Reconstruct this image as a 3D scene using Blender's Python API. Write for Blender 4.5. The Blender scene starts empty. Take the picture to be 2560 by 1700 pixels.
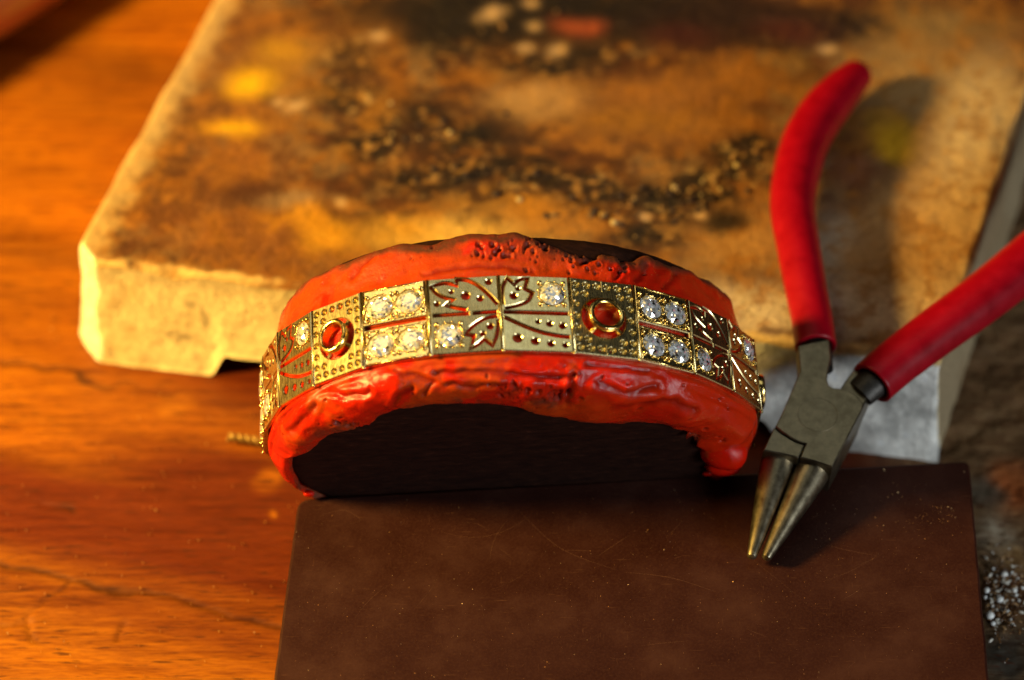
import bpy, math, random
import numpy as np
from mathutils import Vector, Matrix
from mathutils.geometry import delaunay_2d_cdt

# ------------------------------------------------------------------ camera, world, lamps, exposure
MM = 0.001
S2 = math.sqrt(.5)
scene = bpy.context.scene
col = scene.collection
FPX, PW, PH = 6994.0, 2560.0, 1700.0
CAM = np.array([0.0, -240.416, 268.416])              # millimetres
C2W = np.array([[1, 0, 0], [0, S2, -S2], [0, S2, S2]])  # right, up, back of a camera pitched 45 degrees down
cd = bpy.data.cameras.new('camera'); cam = bpy.data.objects.new('camera', cd); col.objects.link(cam)
cam.location = CAM * MM; cam.rotation_euler = (math.radians(45), 0, 0)
cd.sensor_width = 36; cd.lens = 36 * FPX / PW
cd.clip_start = .01; cd.clip_end = 20
cd.dof.use_dof = True; cd.dof.focus_distance = .3305; cd.dof.aperture_fstop = 13.0
scene.camera = cam

w = bpy.data.worlds.new('World'); scene.world = w; w.use_nodes = True
w.node_tree.nodes['Background'].inputs[0].default_value = (.30, .24, .18, 1)
w.node_tree.nodes['Background'].inputs[1].default_value = .025

def area(name, loc, target, size, power, color, shape='DISK', sy=None):
    l = bpy.data.lights.new(name, 'AREA'); l.shape = shape; l.size = size * MM
    if sy: l.size_y = sy * MM
    l.energy = power; l.color = color
    o = bpy.data.objects.new(name, l); col.objects.link(o)
    o.location = Vector(loc) * MM
    o.rotation_euler = (Vector(target) - Vector(loc)).to_track_quat('-Z', 'Y').to_euler()
    return o
area('desk_lamp', (-255, -36, 176), (0, 10, 20), 58, 2.95, (1.0, .65, .16))
area('warm_softbox', (-165, 105, 400), (-10, 10, 20), 150, .19, (1.0, .76, .38))  # added unseen softbox, gives the gold links a warm reflection
area('overhead_softbox', (55, 78, 350), (30, 40, 0), 190, .062, (.93, 1.0, .88), 'RECTANGLE', 95)  # added unseen softbox, puts a pale sheen on the middle links
area('cool_fill', (370, -330, 200), (20, 0, 10), 190, 1.65, (.88, .96, 1.0))  # added cool fill from the front right, brightens shaded front faces

scene.view_settings.view_transform = 'Standard'
scene.view_settings.look = 'None'
scene.view_settings.exposure = 0.0
scene.view_settings.gamma = 1.0
scene.cycles.max_bounces = 8
scene.cycles.sample_clamp_indirect = 6

# ------------------------------------------------------------------ geometry helpers (all in millimetres)
rng = np.random.default_rng(7); random.seed(7)

def ray(px, py): return C2W @ np.array([(px - PW / 2) / FPX, (PH / 2 - py) / FPX, -1.0])
def onz(px, py, z):
    d = ray(px, py); return CAM + (z - CAM[2]) / d[2] * d
def onplane(px, py, o, n):
    d = ray(px, py); return CAM + ((o - CAM) @ n) / (d @ n) * d

def _h(ix, iy, iz, seed):
    n = (ix * 374761393 + iy * 668265263 + iz * 2147483647 + seed * 1274126177) & 0xffffffff
    n = ((n ^ (n >> 13)) * 1274126177) & 0xffffffff
    n = ((n ^ (n >> 15)) * 2246822519) & 0xffffffff
    return ((n ^ (n >> 16)) & 0xffff) / 65535.0
def noise(P, freq, seed=0):
    P = np.asarray(P, float) * freq; i = np.floor(P).astype(np.int64); f = P - i; f = f * f * (3 - 2 * f)
    r = 0
    for a in (0, 1):
        for b in (0, 1):
            for c in (0, 1):
                wt = (f[:, 0] if a else 1 - f[:, 0]) * (f[:, 1] if b else 1 - f[:, 1]) * (f[:, 2] if c else 1 - f[:, 2])
                r = r + wt * _h(i[:, 0] + a, i[:, 1] + b, i[:, 2] + c, seed)
    return r * 2 - 1
def fbm(P, freq, octv=4, seed=0, gain=.5):
    r = 0; a = 1; t = 0
    for k in range(octv):
        r = r + a * noise(P, freq * 2.03 ** k, seed + k * 17); t += a; a *= gain
    return r / t
def sstep(a, b, x):
    t = np.clip((x - a) / (b - a), 0, 1); return t * t * (3 - 2 * t)

class MB:
    def __init__(s): s.v = []; s.f = []; s.n = 0
    def add(s, V, F):
        V = [tuple(map(float, p)) for p in V]
        s.v += V; s.f += [tuple(int(i) + s.n for i in q) for q in F]; s.n += len(V)
def mesh(name, V, F, mat, smooth=False, uv=None, colors=None, attrs=None):
    m = bpy.data.meshes.new(name)
    V = np.asarray(V, float) * MM
    m.from_pydata([tuple(p) for p in V], [], [tuple(q) for q in F]); m.update()
    if mat: m.materials.append(mat)
    if smooth: m.polygons.foreach_set('use_smooth', [True] * len(m.polygons))
    if colors is not None:
        a = m.color_attributes.new('tint', 'FLOAT_COLOR', 'POINT')
        a.data.foreach_set('color', np.concatenate([colors, np.ones((len(colors), 1))], 1).astype(np.float32).ravel())
    for k, v in (attrs or {}).items():
        a = m.attributes.new(k, 'FLOAT', 'POINT'); a.data.foreach_set('value', np.asarray(v, np.float32))
    return m
def obj(name, m, parent=None, matrix=None):
    o = bpy.data.objects.new(name, m); col.objects.link(o)
    if matrix is not None: o.matrix_basis = matrix
    if parent: o.parent = parent
    return o
def tag(o, label=None, cat=None, group=None, kind=None):
    if label: o['label'] = label
    if cat: o['category'] = cat
    if group: o['group'] = group
    if kind: o['kind'] = kind
    return o
def empty(name, loc):
    o = bpy.data.objects.new(name, None); col.objects.link(o); o.empty_display_size = .005
    o.location = Vector([float(c) for c in loc]) * MM; return o
def mat4(ex, ey, ez, o):
    M = Matrix.Identity(4)
    for i in range(3):
        M[i][0] = ex[i]; M[i][1] = ey[i]; M[i][2] = ez[i]; M[i][3] = o[i] * MM
    return M
def circle(cx, cy, r, n=20, ph=0): return [(cx + r * math.cos(ph + 2 * math.pi * k / n), cy + r * math.sin(ph + 2 * math.pi * k / n)) for k in range(n)]
def area2(p): return .5 * sum(p[i - 1][0] * p[i][1] - p[i][0] * p[i - 1][1] for i in range(len(p)))
def inside(pt, poly):
    x, y = pt; c = False
    for i in range(len(poly)):
        x1, y1 = poly[i - 1]; x2, y2 = poly[i]
        if (y1 > y) != (y2 > y) and x < (x2 - x1) * (y - y1) / (y2 - y1) + x1: c = not c
    return c
def inset(p, d):
    n = len(p); out = []
    for i in range(n):
        a = Vector(p[i - 1]); b = Vector(p[i]); c = Vector(p[(i + 1) % n])
        e1 = (b - a).normalized(); e2 = (c - b).normalized()
        n1 = Vector((-e1.y, e1.x)); n2 = Vector((-e2.y, e2.x)); m = n1 + n2
        if m.length < 1e-6: m = n1
        m.normalize(); k = max(.45, m.dot(n1)); q = b + m * (d / k); out.append((q.x, q.y))
    return out
def prism(outer, holes, z0, z1, ch):
    """plate with holes; top edge chamfered by ch; material lies left of each loop"""
    if area2(outer) < 0: outer = outer[::-1]
    holes = [h[::-1] if area2(h) > 0 else h for h in holes]
    loops = [outer] + holes; ins = [inset(l, ch) for l in loops]
    V = []; E = []; ids = []
    for l in ins:
        s = len(V); V += [Vector(p) for p in l]; E += [(s + i, s + (i + 1) % len(l)) for i in range(len(l))]
    r = delaunay_2d_cdt(V, E, [], 0, 1e-6)
    vs, fs = r[0], r[2]
    ot = MB(); F = []
    for f in fs:
        c = sum((vs[i] for i in f), Vector((0, 0))) / len(f)
        if inside(c, ins[0]) and not any(inside(c, h) for h in ins[1:]): F.append(f)
    ot.add([(v.x, v.y, z1) for v in vs], F)
    ot.add([(v.x, v.y, z0) for v in vs], [f[::-1] for f in F])
    for l, q in zip(loops, ins):
        n = len(l)
        ot.add([(x, y, z1) for x, y in q] + [(x, y, z1 - ch) for x, y in l] + [(x, y, z0) for x, y in l] + [(x, y, z0) for x, y in q],
               [(k * n + i, (k + 1) * n + i, (k + 1) * n + (i + 1) % n, k * n + (i + 1) % n) for k in range(3) for i in range(n)])
    return ot
def catmull(P, sub=8, closed=False):
    P = [np.asarray(p, float) for p in P]; n = len(P); out = []
    for i in range(n if closed else n - 1):
        g = (lambda k: P[k % n]) if closed else (lambda k: P[min(max(k, 0), n - 1)])
        a, b, c, d = g(i - 1), g(i), g(i + 1), g(i + 2)
        for k in range(sub):
            t = k / sub
            out.append(.5 * (2 * b + (c - a) * t + (2 * a - 5 * b + 4 * c - d) * t * t + (3 * b - a - 3 * c + d) * t ** 3))
    if not closed: out.append(P[-1])
    return out
def slot(path, wd, sub=4):
    """outline of a narrow saw-pierced slot along a 2-D path"""
    P = [np.array(p, float) for p in path]; L = []; R = []; n = len(P)
    for i in range(n):
        a = P[max(i - 1, 0)]; b = P[i]; c = P[min(i + 1, n - 1)]
        e1 = (b - a) if i else (c - b); e2 = (c - b) if i < n - 1 else e1
        e1 = e1 / np.linalg.norm(e1); e2 = e2 / np.linalg.norm(e2)
        n1 = np.array([-e1[1], e1[0]]); n2 = np.array([-e2[1], e2[0]]); m = n1 + n2; m = m / (np.linalg.norm(m) + 1e-9)
        k = max(.55, m @ n1); L.append(tuple(b + m * wd / 2 / k)); R.append(tuple(b - m * wd / 2 / k))
    return L + R[::-1]
def tube(path, radii, nseg=20, closed_ends=True, squash=1.0, up=(0, 0, 1)):
    P = [np.asarray(p, float) for p in path]; n = len(P); V = []; F = []
    for i in range(n):
        t = P[min(i + 1, n - 1)] - P[max(i - 1, 0)]; t /= np.linalg.norm(t)
        a = np.cross(np.array(up, float), t); a /= np.linalg.norm(a); b = np.cross(t, a)
        for k in range(nseg):
            th = 2 * math.pi * k / nseg
            V.append(P[i] + a * radii[i] * math.cos(th) + b * radii[i] * squash * math.sin(th))
    for i in range(n - 1):
        for k in range(nseg):
            F.append((i * nseg + k, i * nseg + (k + 1) % nseg, (i + 1) * nseg + (k + 1) % nseg, (i + 1) * nseg + k))
    if closed_ends:
        F.append(tuple(range(nseg))[::-1]); F.append(tuple(range((n - 1) * nseg, n * nseg)))
    return V, F
def sphere(c, r, nu=8, nv=6, sq=(1, 1, 1)):
    V = [(c[0], c[1], c[2] + r * sq[2])]; F = []
    for i in range(1, nv):
        th = math.pi * i / nv
        for k in range(nu):
            ph = 2 * math.pi * k / nu
            V.append((c[0] + r * sq[0] * math.sin(th) * math.cos(ph), c[1] + r * sq[1] * math.sin(th) * math.sin(ph), c[2] + r * sq[2] * math.cos(th)))
    V.append((c[0], c[1], c[2] - r * sq[2])); last = len(V) - 1
    for k in range(nu): F.append((0, 1 + k, 1 + (k + 1) % nu))
    for i in range(nv - 2):
        for k in range(nu):
            a = 1 + i * nu + k; b = 1 + i * nu + (k + 1) % nu; F.append((a, a + nu, b + nu, b))
    for k in range(nu): F.append((last, 1 + (nv - 2) * nu + (k + 1) % nu, 1 + (nv - 2) * nu + k))
    return V, F

# ------------------------------------------------------------------ materials
class NT:
    def __init__(s, name):
        s.m = bpy.data.materials.new(name); s.m.use_nodes = True; s.t = s.m.node_tree; s.b = s.t.nodes['Principled BSDF']
    def n(s, ty, **k):
        o = s.t.nodes.new(ty)
        for a, v in k.items():
            if a.startswith('i_'): o.inputs[int(a[2:])].default_value = v
            else: setattr(o, a, v)
        return o
    def l(s, a, b): s.t.links.new(a, b)
    def co(s, sc=(1, 1, 1), rot=(0, 0, 0)):
        c = s.n('ShaderNodeTexCoord'); m = s.n('ShaderNodeMapping'); m.inputs['Scale'].default_value = sc; m.inputs['Rotation'].default_value = rot
        s.l(c.outputs['Object'], m.inputs[0]); return m.outputs[0]
    def noise(s, vec, scale, detail=4, rough=.6):
        n = s.n('ShaderNodeTexNoise'); n.inputs['Scale'].default_value = scale; n.inputs['Detail'].default_value = detail; n.inputs['Roughness'].default_value = rough
        s.l(vec, n.inputs['Vector']); return n.outputs['Fac']
    def ramp(s, fac, pts):
        r = s.n('ShaderNodeValToRGB'); e = r.color_ramp.elements
        while len(e) < len(pts): e.new(.5)
        for q, (p, c) in zip(e, pts): q.position = p; q.color = (*c, 1) if len(c) == 3 else c
        s.l(fac, r.inputs[0]); return r.outputs['Color']
    def mix(s, fac, a, b, mode='MIX'):
        n = s.n('ShaderNodeMix', data_type='RGBA', blend_type=mode)
        for i, x in ((0, fac), (6, a), (7, b)):
            if hasattr(x, 'links'): s.l(x, n.inputs[i])
            else: n.inputs[i].default_value = x if i == 0 else (*x, 1)
        return n.outputs[2]
    def bump(s, h, strength, dist, prev=None):
        b = s.n('ShaderNodeBump'); b.inputs['Strength'].default_value = strength; b.inputs['Distance'].default_value = dist * MM
        s.l(h, b.inputs['Height'])
        if prev is not None: s.l(prev, b.inputs['Normal'])
        return b.outputs[0]
    def set(s, **k):
        for a, v in k.items():
            i = s.b.inputs[a.replace('_', ' ')]
            if hasattr(v, 'links'): s.l(v, i)
            else: i.default_value = (*v, 1) if isinstance(v, tuple) and len(v) == 3 and len(i.default_value) == 4 else v
        return s.m

def m_gold():
    t = NT('gold'); v = t.co((1000, 1000, 1000))
    a = t.noise(v, 1.1, 5, .7); b = t.noise(t.co((9000, 900, 9000), (0, 0, .9)), 1, 3)
    c = t.ramp(a, [(.3, (.56, .43, .185)), (.7, (.79, .665, .35))])
    r = t.ramp(b, [(.3, (.20,) * 3), (.75, (.34,) * 3)])
    return t.set(Base_Color=c, Metallic=1.0, Roughness=r, Normal=t.bump(a, .06, .05))
def m_grain_gold():
    t = NT('bright_gold'); a = t.noise(t.co((1000,) * 3), 2.2, 4, .7)
    return t.set(Base_Color=t.ramp(a, [(.3, (.80, .50, .13)), (.7, (.95, .72, .28))]), Metallic=1.0, Roughness=.18, Normal=t.bump(a, .25, .12))
def m_gem():
    t = NT('diamond'); v = t.co((1000,) * 3)
    vo = t.n('ShaderNodeTexVoronoi'); vo.inputs['Scale'].default_value = 4.0; t.l(v, vo.inputs['Vector'])
    sub = t.n('ShaderNodeVectorMath', operation='SUBTRACT'); t.l(vo.outputs['Color'], sub.inputs[0]); sub.inputs[1].default_value = (.5, .5, .5)
    sc = t.n('ShaderNodeVectorMath', operation='SCALE'); t.l(sub.outputs[0], sc.inputs[0]); sc.inputs['Scale'].default_value = 2.1
    g = t.n('ShaderNodeNewGeometry'); ad = t.n('ShaderNodeVectorMath', operation='ADD'); t.l(g.outputs['Normal'], ad.inputs[0]); t.l(sc.outputs[0], ad.inputs[1])
    nm = t.n('ShaderNodeVectorMath', operation='NORMALIZE'); t.l(ad.outputs[0], nm.inputs[0])
    c = t.ramp(vo.outputs['Distance'], [(0, (1.0, 1.0, 1.0)), (1, (.90, .95, 1.0))])
    return t.set(Base_Color=c, Metallic=.5, Roughness=.05, Normal=nm.outputs[0], Coat_Weight=1.0, Coat_Roughness=.02, Coat_IOR=2.2)
def m_wax():
    t = NT('red_lac'); v = t.co((1000,) * 3)
    at = t.n('ShaderNodeAttribute', attribute_name='tint'); n1 = t.noise(v, .9, 6, .68); n2 = t.noise(v, 4.5, 3)
    c = t.mix(t.ramp(n1, [(.46, (0,) * 3), (.7, (.40,) * 3)]), at.outputs['Color'], (.28, .018, .002))
    vo = t.n('ShaderNodeTexVoronoi'); vo.inputs['Scale'].default_value = 1.7; t.l(v, vo.inputs['Vector'])
    sp = t.ramp(vo.outputs['Distance'], [(.04, (.8,) * 3), (.07, (0,) * 3)])
    c = t.mix(sp, c, (.85, .30, .10))
    b = t.bump(n1, .40, .35, t.bump(n2, .22, .08))
    rg = t.n('ShaderNodeAttribute', attribute_name='dry')
    rr = t.ramp(rg.outputs['Fac'], [(0, (.17,) * 3), (1, (.62,) * 3)])
    t.b.subsurface_method = 'RANDOM_WALK'
    return t.set(Base_Color=c, Roughness=rr, Normal=b, Subsurface_Weight=.25, Subsurface_Scale=.0009, Subsurface_Radius=(1.0, .25, .1), Coat_Weight=.05, Coat_Roughness=.1, Specular_IOR_Level=.22)
def m_core():
    t = NT('burnt_wood'); a = t.noise(t.co((500, 1500, 1500)), .9, 6, .7)
    return t.set(Base_Color=t.ramp(a, [(.35, (.010, .003, .002)), (.6, (.022, .007, .004)), (.8, (.06, .02, .012))]), Roughness=.8, Normal=t.bump(a, .6, .3), Specular_IOR_Level=.08)
def m_slate():
    t = NT('dark_slate'); v = t.co((1000,) * 3)
    a = t.noise(v, .09, 6, .68); b = t.noise(v, 3.4, 6, .8); f = t.noise(t.co((250, 6000, 1000), (0, 0, .45)), 1, 2); f2 = t.noise(t.co((6000, 300, 1000), (0, 0, -.6)), 1, 2)
    c = t.ramp(a, [(.28, (.017, .0038, .0026)), (.50, (.027, .0072, .0048)), (.72, (.047, .0165, .0115))])
    c = t.mix(t.ramp(b, [(.46, (0,) * 3), (.72, (.6,) * 3)]), c, (.058, .022, .013))
    c = t.mix(t.ramp(f, [(.68, (0,) * 3), (.76, (.3,) * 3)]), c, (.22, .10, .05))
    c = t.mix(t.ramp(f2, [(.69, (0,) * 3), (.77, (.25,) * 3)]), c, (.22, .10, .05))
    r = t.ramp(a, [(.35, (.42,) * 3), (.7, (.58,) * 3)])
    return t.set(Base_Color=c, Roughness=r, Normal=t.bump(b, .18, .06), Specular_IOR_Level=.16)
def m_tint(name, rough=.7, bs=.5, fine=1.5, spec=.4, dist=.5):
    t = NT(name); v = t.co((1000,) * 3); at = t.n('ShaderNodeAttribute', attribute_name='tint')
    a = t.noise(v, fine, 5, .7)
    c = t.mix(t.ramp(a, [(.3, (.55,) * 3), (.7, (1.3,) * 3)]), at.outputs['Color'], (1, 1, 1), 'MIX')
    c = t.mix(1.0, at.outputs['Color'], t.ramp(a, [(.3, (.62,) * 3), (.7, (1.0,) * 3)]), 'MULTIPLY')
    return t.set(Base_Color=c, Roughness=rough, Normal=t.bump(a, bs, dist), Specular_IOR_Level=spec)
def m_bench():
    t = NT('varnished_wood'); at = t.n('ShaderNodeAttribute', attribute_name='tint')
    g = t.noise(t.co((70, 900, 900), (0, 0, .28)), 1.0, 6, .68); h = t.noise(t.co((450, 5200, 5200), (0, 0, .28)), 1, 4, .6)
    c = t.mix(1.0, at.outputs['Color'], t.ramp(g, [(.30, (.42, .30, .25)), (.50, (.85, .78, .75)), (.68, (1.0, 1.0, 1.0))]), 'MULTIPLY')
    c = t.mix(1.0, c, t.ramp(h, [(.32, (.62, .50, .45)), (.60, (1.0, 1.0, 1.0))]), 'MULTIPLY')
    pz = t.noise(t.co((260, 2300, 2300), (0, 0, .28)), 1, 3, .55)
    c = t.mix(t.ramp(pz, [(.60, (0,) * 3), (.68, (.75,) * 3)]), c, (.05, .012, .003))
    r = t.ramp(h, [(.3, (.55,) * 3), (.7, (.38,) * 3)])
    return t.set(Base_Color=c, Roughness=r, Normal=t.bump(h, .35, .12, t.bump(g, .25, .3)), Specular_IOR_Level=.18)
def m_grip():
    t = NT('red_vinyl'); v = t.co((1000,) * 3); a = t.noise(v, .35, 4); b = t.noise(v, 5, 3)
    c = t.ramp(a, [(.25, (.19, .0002, .005)), (.45, (.25, .0003, .007)), (.7, (.30, .0004, .009))]); e = t.noise(v, 1.6, 6, .75); c = t.mix(t.ramp(e, [(.62, (0,) * 3), (.75, (.25,) * 3)]), c, (.07, .006, .006))
    return t.set(Base_Color=c, Roughness=t.ramp(a, [(.3, (.30,) * 3), (.7, (.42,) * 3)]), Normal=t.bump(b, .08, .08), Specular_IOR_Level=.30)
def m_steel():
    t = NT('tool_steel'); a = t.noise(t.co((400, 5000, 5000), (0, 0, .35)), 1, 4); b = t.noise(t.co((1000,) * 3), .55, 5, .7); d = t.noise(t.co((1000,) * 3), 7, 3)
    c = t.ramp(b, [(.35, (.15, .122, .078)), (.65, (.29, .245, .165))])
    return t.set(Base_Color=c, Metallic=1.0, Roughness=t.ramp(b, [(.3, (.30,) * 3), (.7, (.46,) * 3)]), Normal=t.bump(a, .10, .05, t.bump(d, .12, .05)))
def m_plain(name, c, rough=.5, metal=0.0, **k):
    t = NT(name); a = t.noise(t.co((1000,) * 3), k.get('sc', 1.2), 4, .65)
    return t.set(Base_Color=t.ramp(a, [(.3, tuple(x * .6 for x in c)), (.7, c)]), Roughness=rough, Metallic=metal, Normal=t.bump(a, .3, .2))

GOLD = m_gold(); BGOLD = m_grain_gold(); GEM = m_gem(); WAX = m_wax(); CORE = m_core(); SLATE = m_slate()
GRIP = m_grip(); STEEL = m_steel(); BENCH = m_bench(); BOARD = m_tint('fired_clay', .75, .6, 1.3, .3, .6); GRIT = m_tint('grit', .6, .3, 3.0, .4, .2)
SOOT = m_plain('blackened_steel', (.05, .045, .04), .5, .7)

def W2(px, py, z=0): p = onz(px, py, z); return (p[0], p[1])

# ------------------------------------------------------------------ bench (the surface everything rests on)
def seg_dist(X, Y, pts):
    d = np.full(X.shape, 1e9)
    for (x1, y1), (x2, y2) in zip(pts[:-1], pts[1:]):
        L = (x2 - x1) ** 2 + (y2 - y1) ** 2; t = np.clip(((X - x1) * (x2 - x1) + (Y - y1) * (y2 - y1)) / L, 0, 1)
        d = np.minimum(d, np.hypot(X - x1 - t * (x2 - x1), Y - y1 - t * (y2 - y1)))
    return d
def bench():
    xs = np.concatenate([np.linspace(-420, -100, 12)[:-1], np.linspace(-100, 100, 560), np.linspace(100, 420, 12)[1:]])
    ys = np.concatenate([np.linspace(-300, -75, 9)[:-1], np.linspace(-75, 60, 400), np.linspace(60, 200, 90)[1:], np.linspace(200, 520, 12)[1:]])
    X, Y = np.meshgrid(xs, ys); nx, ny = len(xs), len(ys); X = X.ravel(); Y = Y.ravel(); P = np.stack([X, Y, 0 * X], 1)
    wb = P + 1.2 * np.stack([noise(P, .35, 3), noise(P, .35, 4), 0 * X], 1)
    wx, wy = wb[:, 0], wb[:, 1]
    cracks = [[W2(-60, 1395), W2(60, 1420), W2(180, 1452), W2(400, 1482), W2(560, 1520), W2(700, 1560)],
              [W2(175, 1455), W2(130, 1500), W2(85, 1545), W2(100, 1590)], [W2(-80, 1540), W2(30, 1552), W2(90, 1560)], [W2(300, 1550), W2(292, 1590)],
              [W2(100, 1260), W2(190, 1275)], [W2(0, 900), W2(160, 930), W2(420, 985)]]
    wd = [.30, .34, .22, .34, .30, .22]; hgt = 0 * X; dark = 0 * X
    for c, q in zip(cracks, wd):
        d = seg_dist(wx, wy, c) + .12 * noise(P, 2.0, 9); k = np.exp(-(d / q) ** 2); hgt -= .2 * k; dark = np.maximum(dark, np.clip(.45 + .6 * noise(P, .25, 77), .05, .75) * np.exp(-(d / (q * 1.9)) ** 2))
    G = np.stack([(X * .98 - Y * .2) * .12, X * .28 + Y * .96, 0 * X], 1)
    hgt += .10 * fbm(G, .35, 4, 21)
    base = np.array([.40, .130, .001])[None] * np.ones((len(X), 3))
    st = fbm(G, .12, 4, 31)[:, None]; base *= (1 + .45 * st)
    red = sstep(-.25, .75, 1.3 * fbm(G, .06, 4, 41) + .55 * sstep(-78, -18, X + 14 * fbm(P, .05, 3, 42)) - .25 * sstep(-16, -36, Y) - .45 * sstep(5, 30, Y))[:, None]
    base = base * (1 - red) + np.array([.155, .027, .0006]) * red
    # darker, grey-brown side of the bench to the right of the plate
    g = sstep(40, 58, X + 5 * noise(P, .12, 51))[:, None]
    side_col = np.array([.165, .105, .050]) * (1 + .6 * fbm(P, .35, 4, 61))[:, None]
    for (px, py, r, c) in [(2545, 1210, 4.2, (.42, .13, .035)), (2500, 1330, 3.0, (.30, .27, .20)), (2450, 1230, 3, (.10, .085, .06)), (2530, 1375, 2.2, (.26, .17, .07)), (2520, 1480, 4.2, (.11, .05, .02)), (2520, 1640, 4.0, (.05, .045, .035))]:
        x, y = W2(px, py); k = np.exp(-(((wx - x) ** 2 + (wy - y) ** 2) / r ** 2) ** 1.5)[:, None]; side_col = side_col * (1 - k) + np.array(c) * k
    base = base * (1 - g) + side_col * g; hgt += g[:, 0] * (.9 * fbm(P, .22, 4, 71) + .25 * fbm(P, 1.0, 3, 72))
    for (px, py, r, c) in [(675, 1195, 1.7, (.50, .17, .008)), (430, 1010, 2.2, (.42, .15, .01)), (670, 1290, .8, (.5, .17, .01))]:
        x, y = W2(px, py); k = .75 * np.exp(-(((wx - x) ** 2 + (wy - y) ** 2) / r ** 2) ** 1.5)[:, None]; base = base * (1 - k) + np.array(c) * k
    base = base * (1 - dark[:, None]) + np.array([.03, .012, .006]) * dark[:, None]
    F = (np.arange(ny - 1)[:, None] * nx + np.arange(nx - 1)[None]).ravel(); F = np.stack([F, F + 1, F + nx + 1, F + nx], 1)
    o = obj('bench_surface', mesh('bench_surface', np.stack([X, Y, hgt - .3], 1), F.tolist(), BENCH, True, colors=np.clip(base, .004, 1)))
    tag(o, kind='structure', label='worn orange varnished workbench top with cracks and a grey-brown right side')
bench()

def bench_dust():
    mb = MB(); cols = []
    for k in range(220):
        px, py = rng.uniform(-40, 900), rng.uniform(350, 1720)
        if px > 700 and py < 1250: continue
        p = onz(px, py, 0); r = .05 + .10 * rng.random() ** 4; a = rng.random() * 6.28; V = []
        for q in range(4):
            t = a + q * math.pi / 2 + rng.random() * .5; rr = r * (.5 + rng.random()); V.append((p[0] + rr * math.cos(t), p[1] + rr * math.sin(t), .10 + r * rng.random()))
        mb.add(V + [(p[0], p[1], -.3)], [(0, 1, 2, 3), (1, 0, 4), (2, 1, 4), (3, 2, 4), (0, 3, 4)]); cols.extend([random.choice([(.5, .24, .05), (.6, .34, .10), (.4, .16, .03)])] * 5)
    tag(obj('bench_dust', mesh('bench_dust', mb.v, mb.f, m_tint('dust', .3, .1, 3, .7, .1), colors=np.array(cols))), 'tiny pale dust specks scattered over the orange workbench', 'dust', kind='stuff')
bench_dust()

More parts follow.
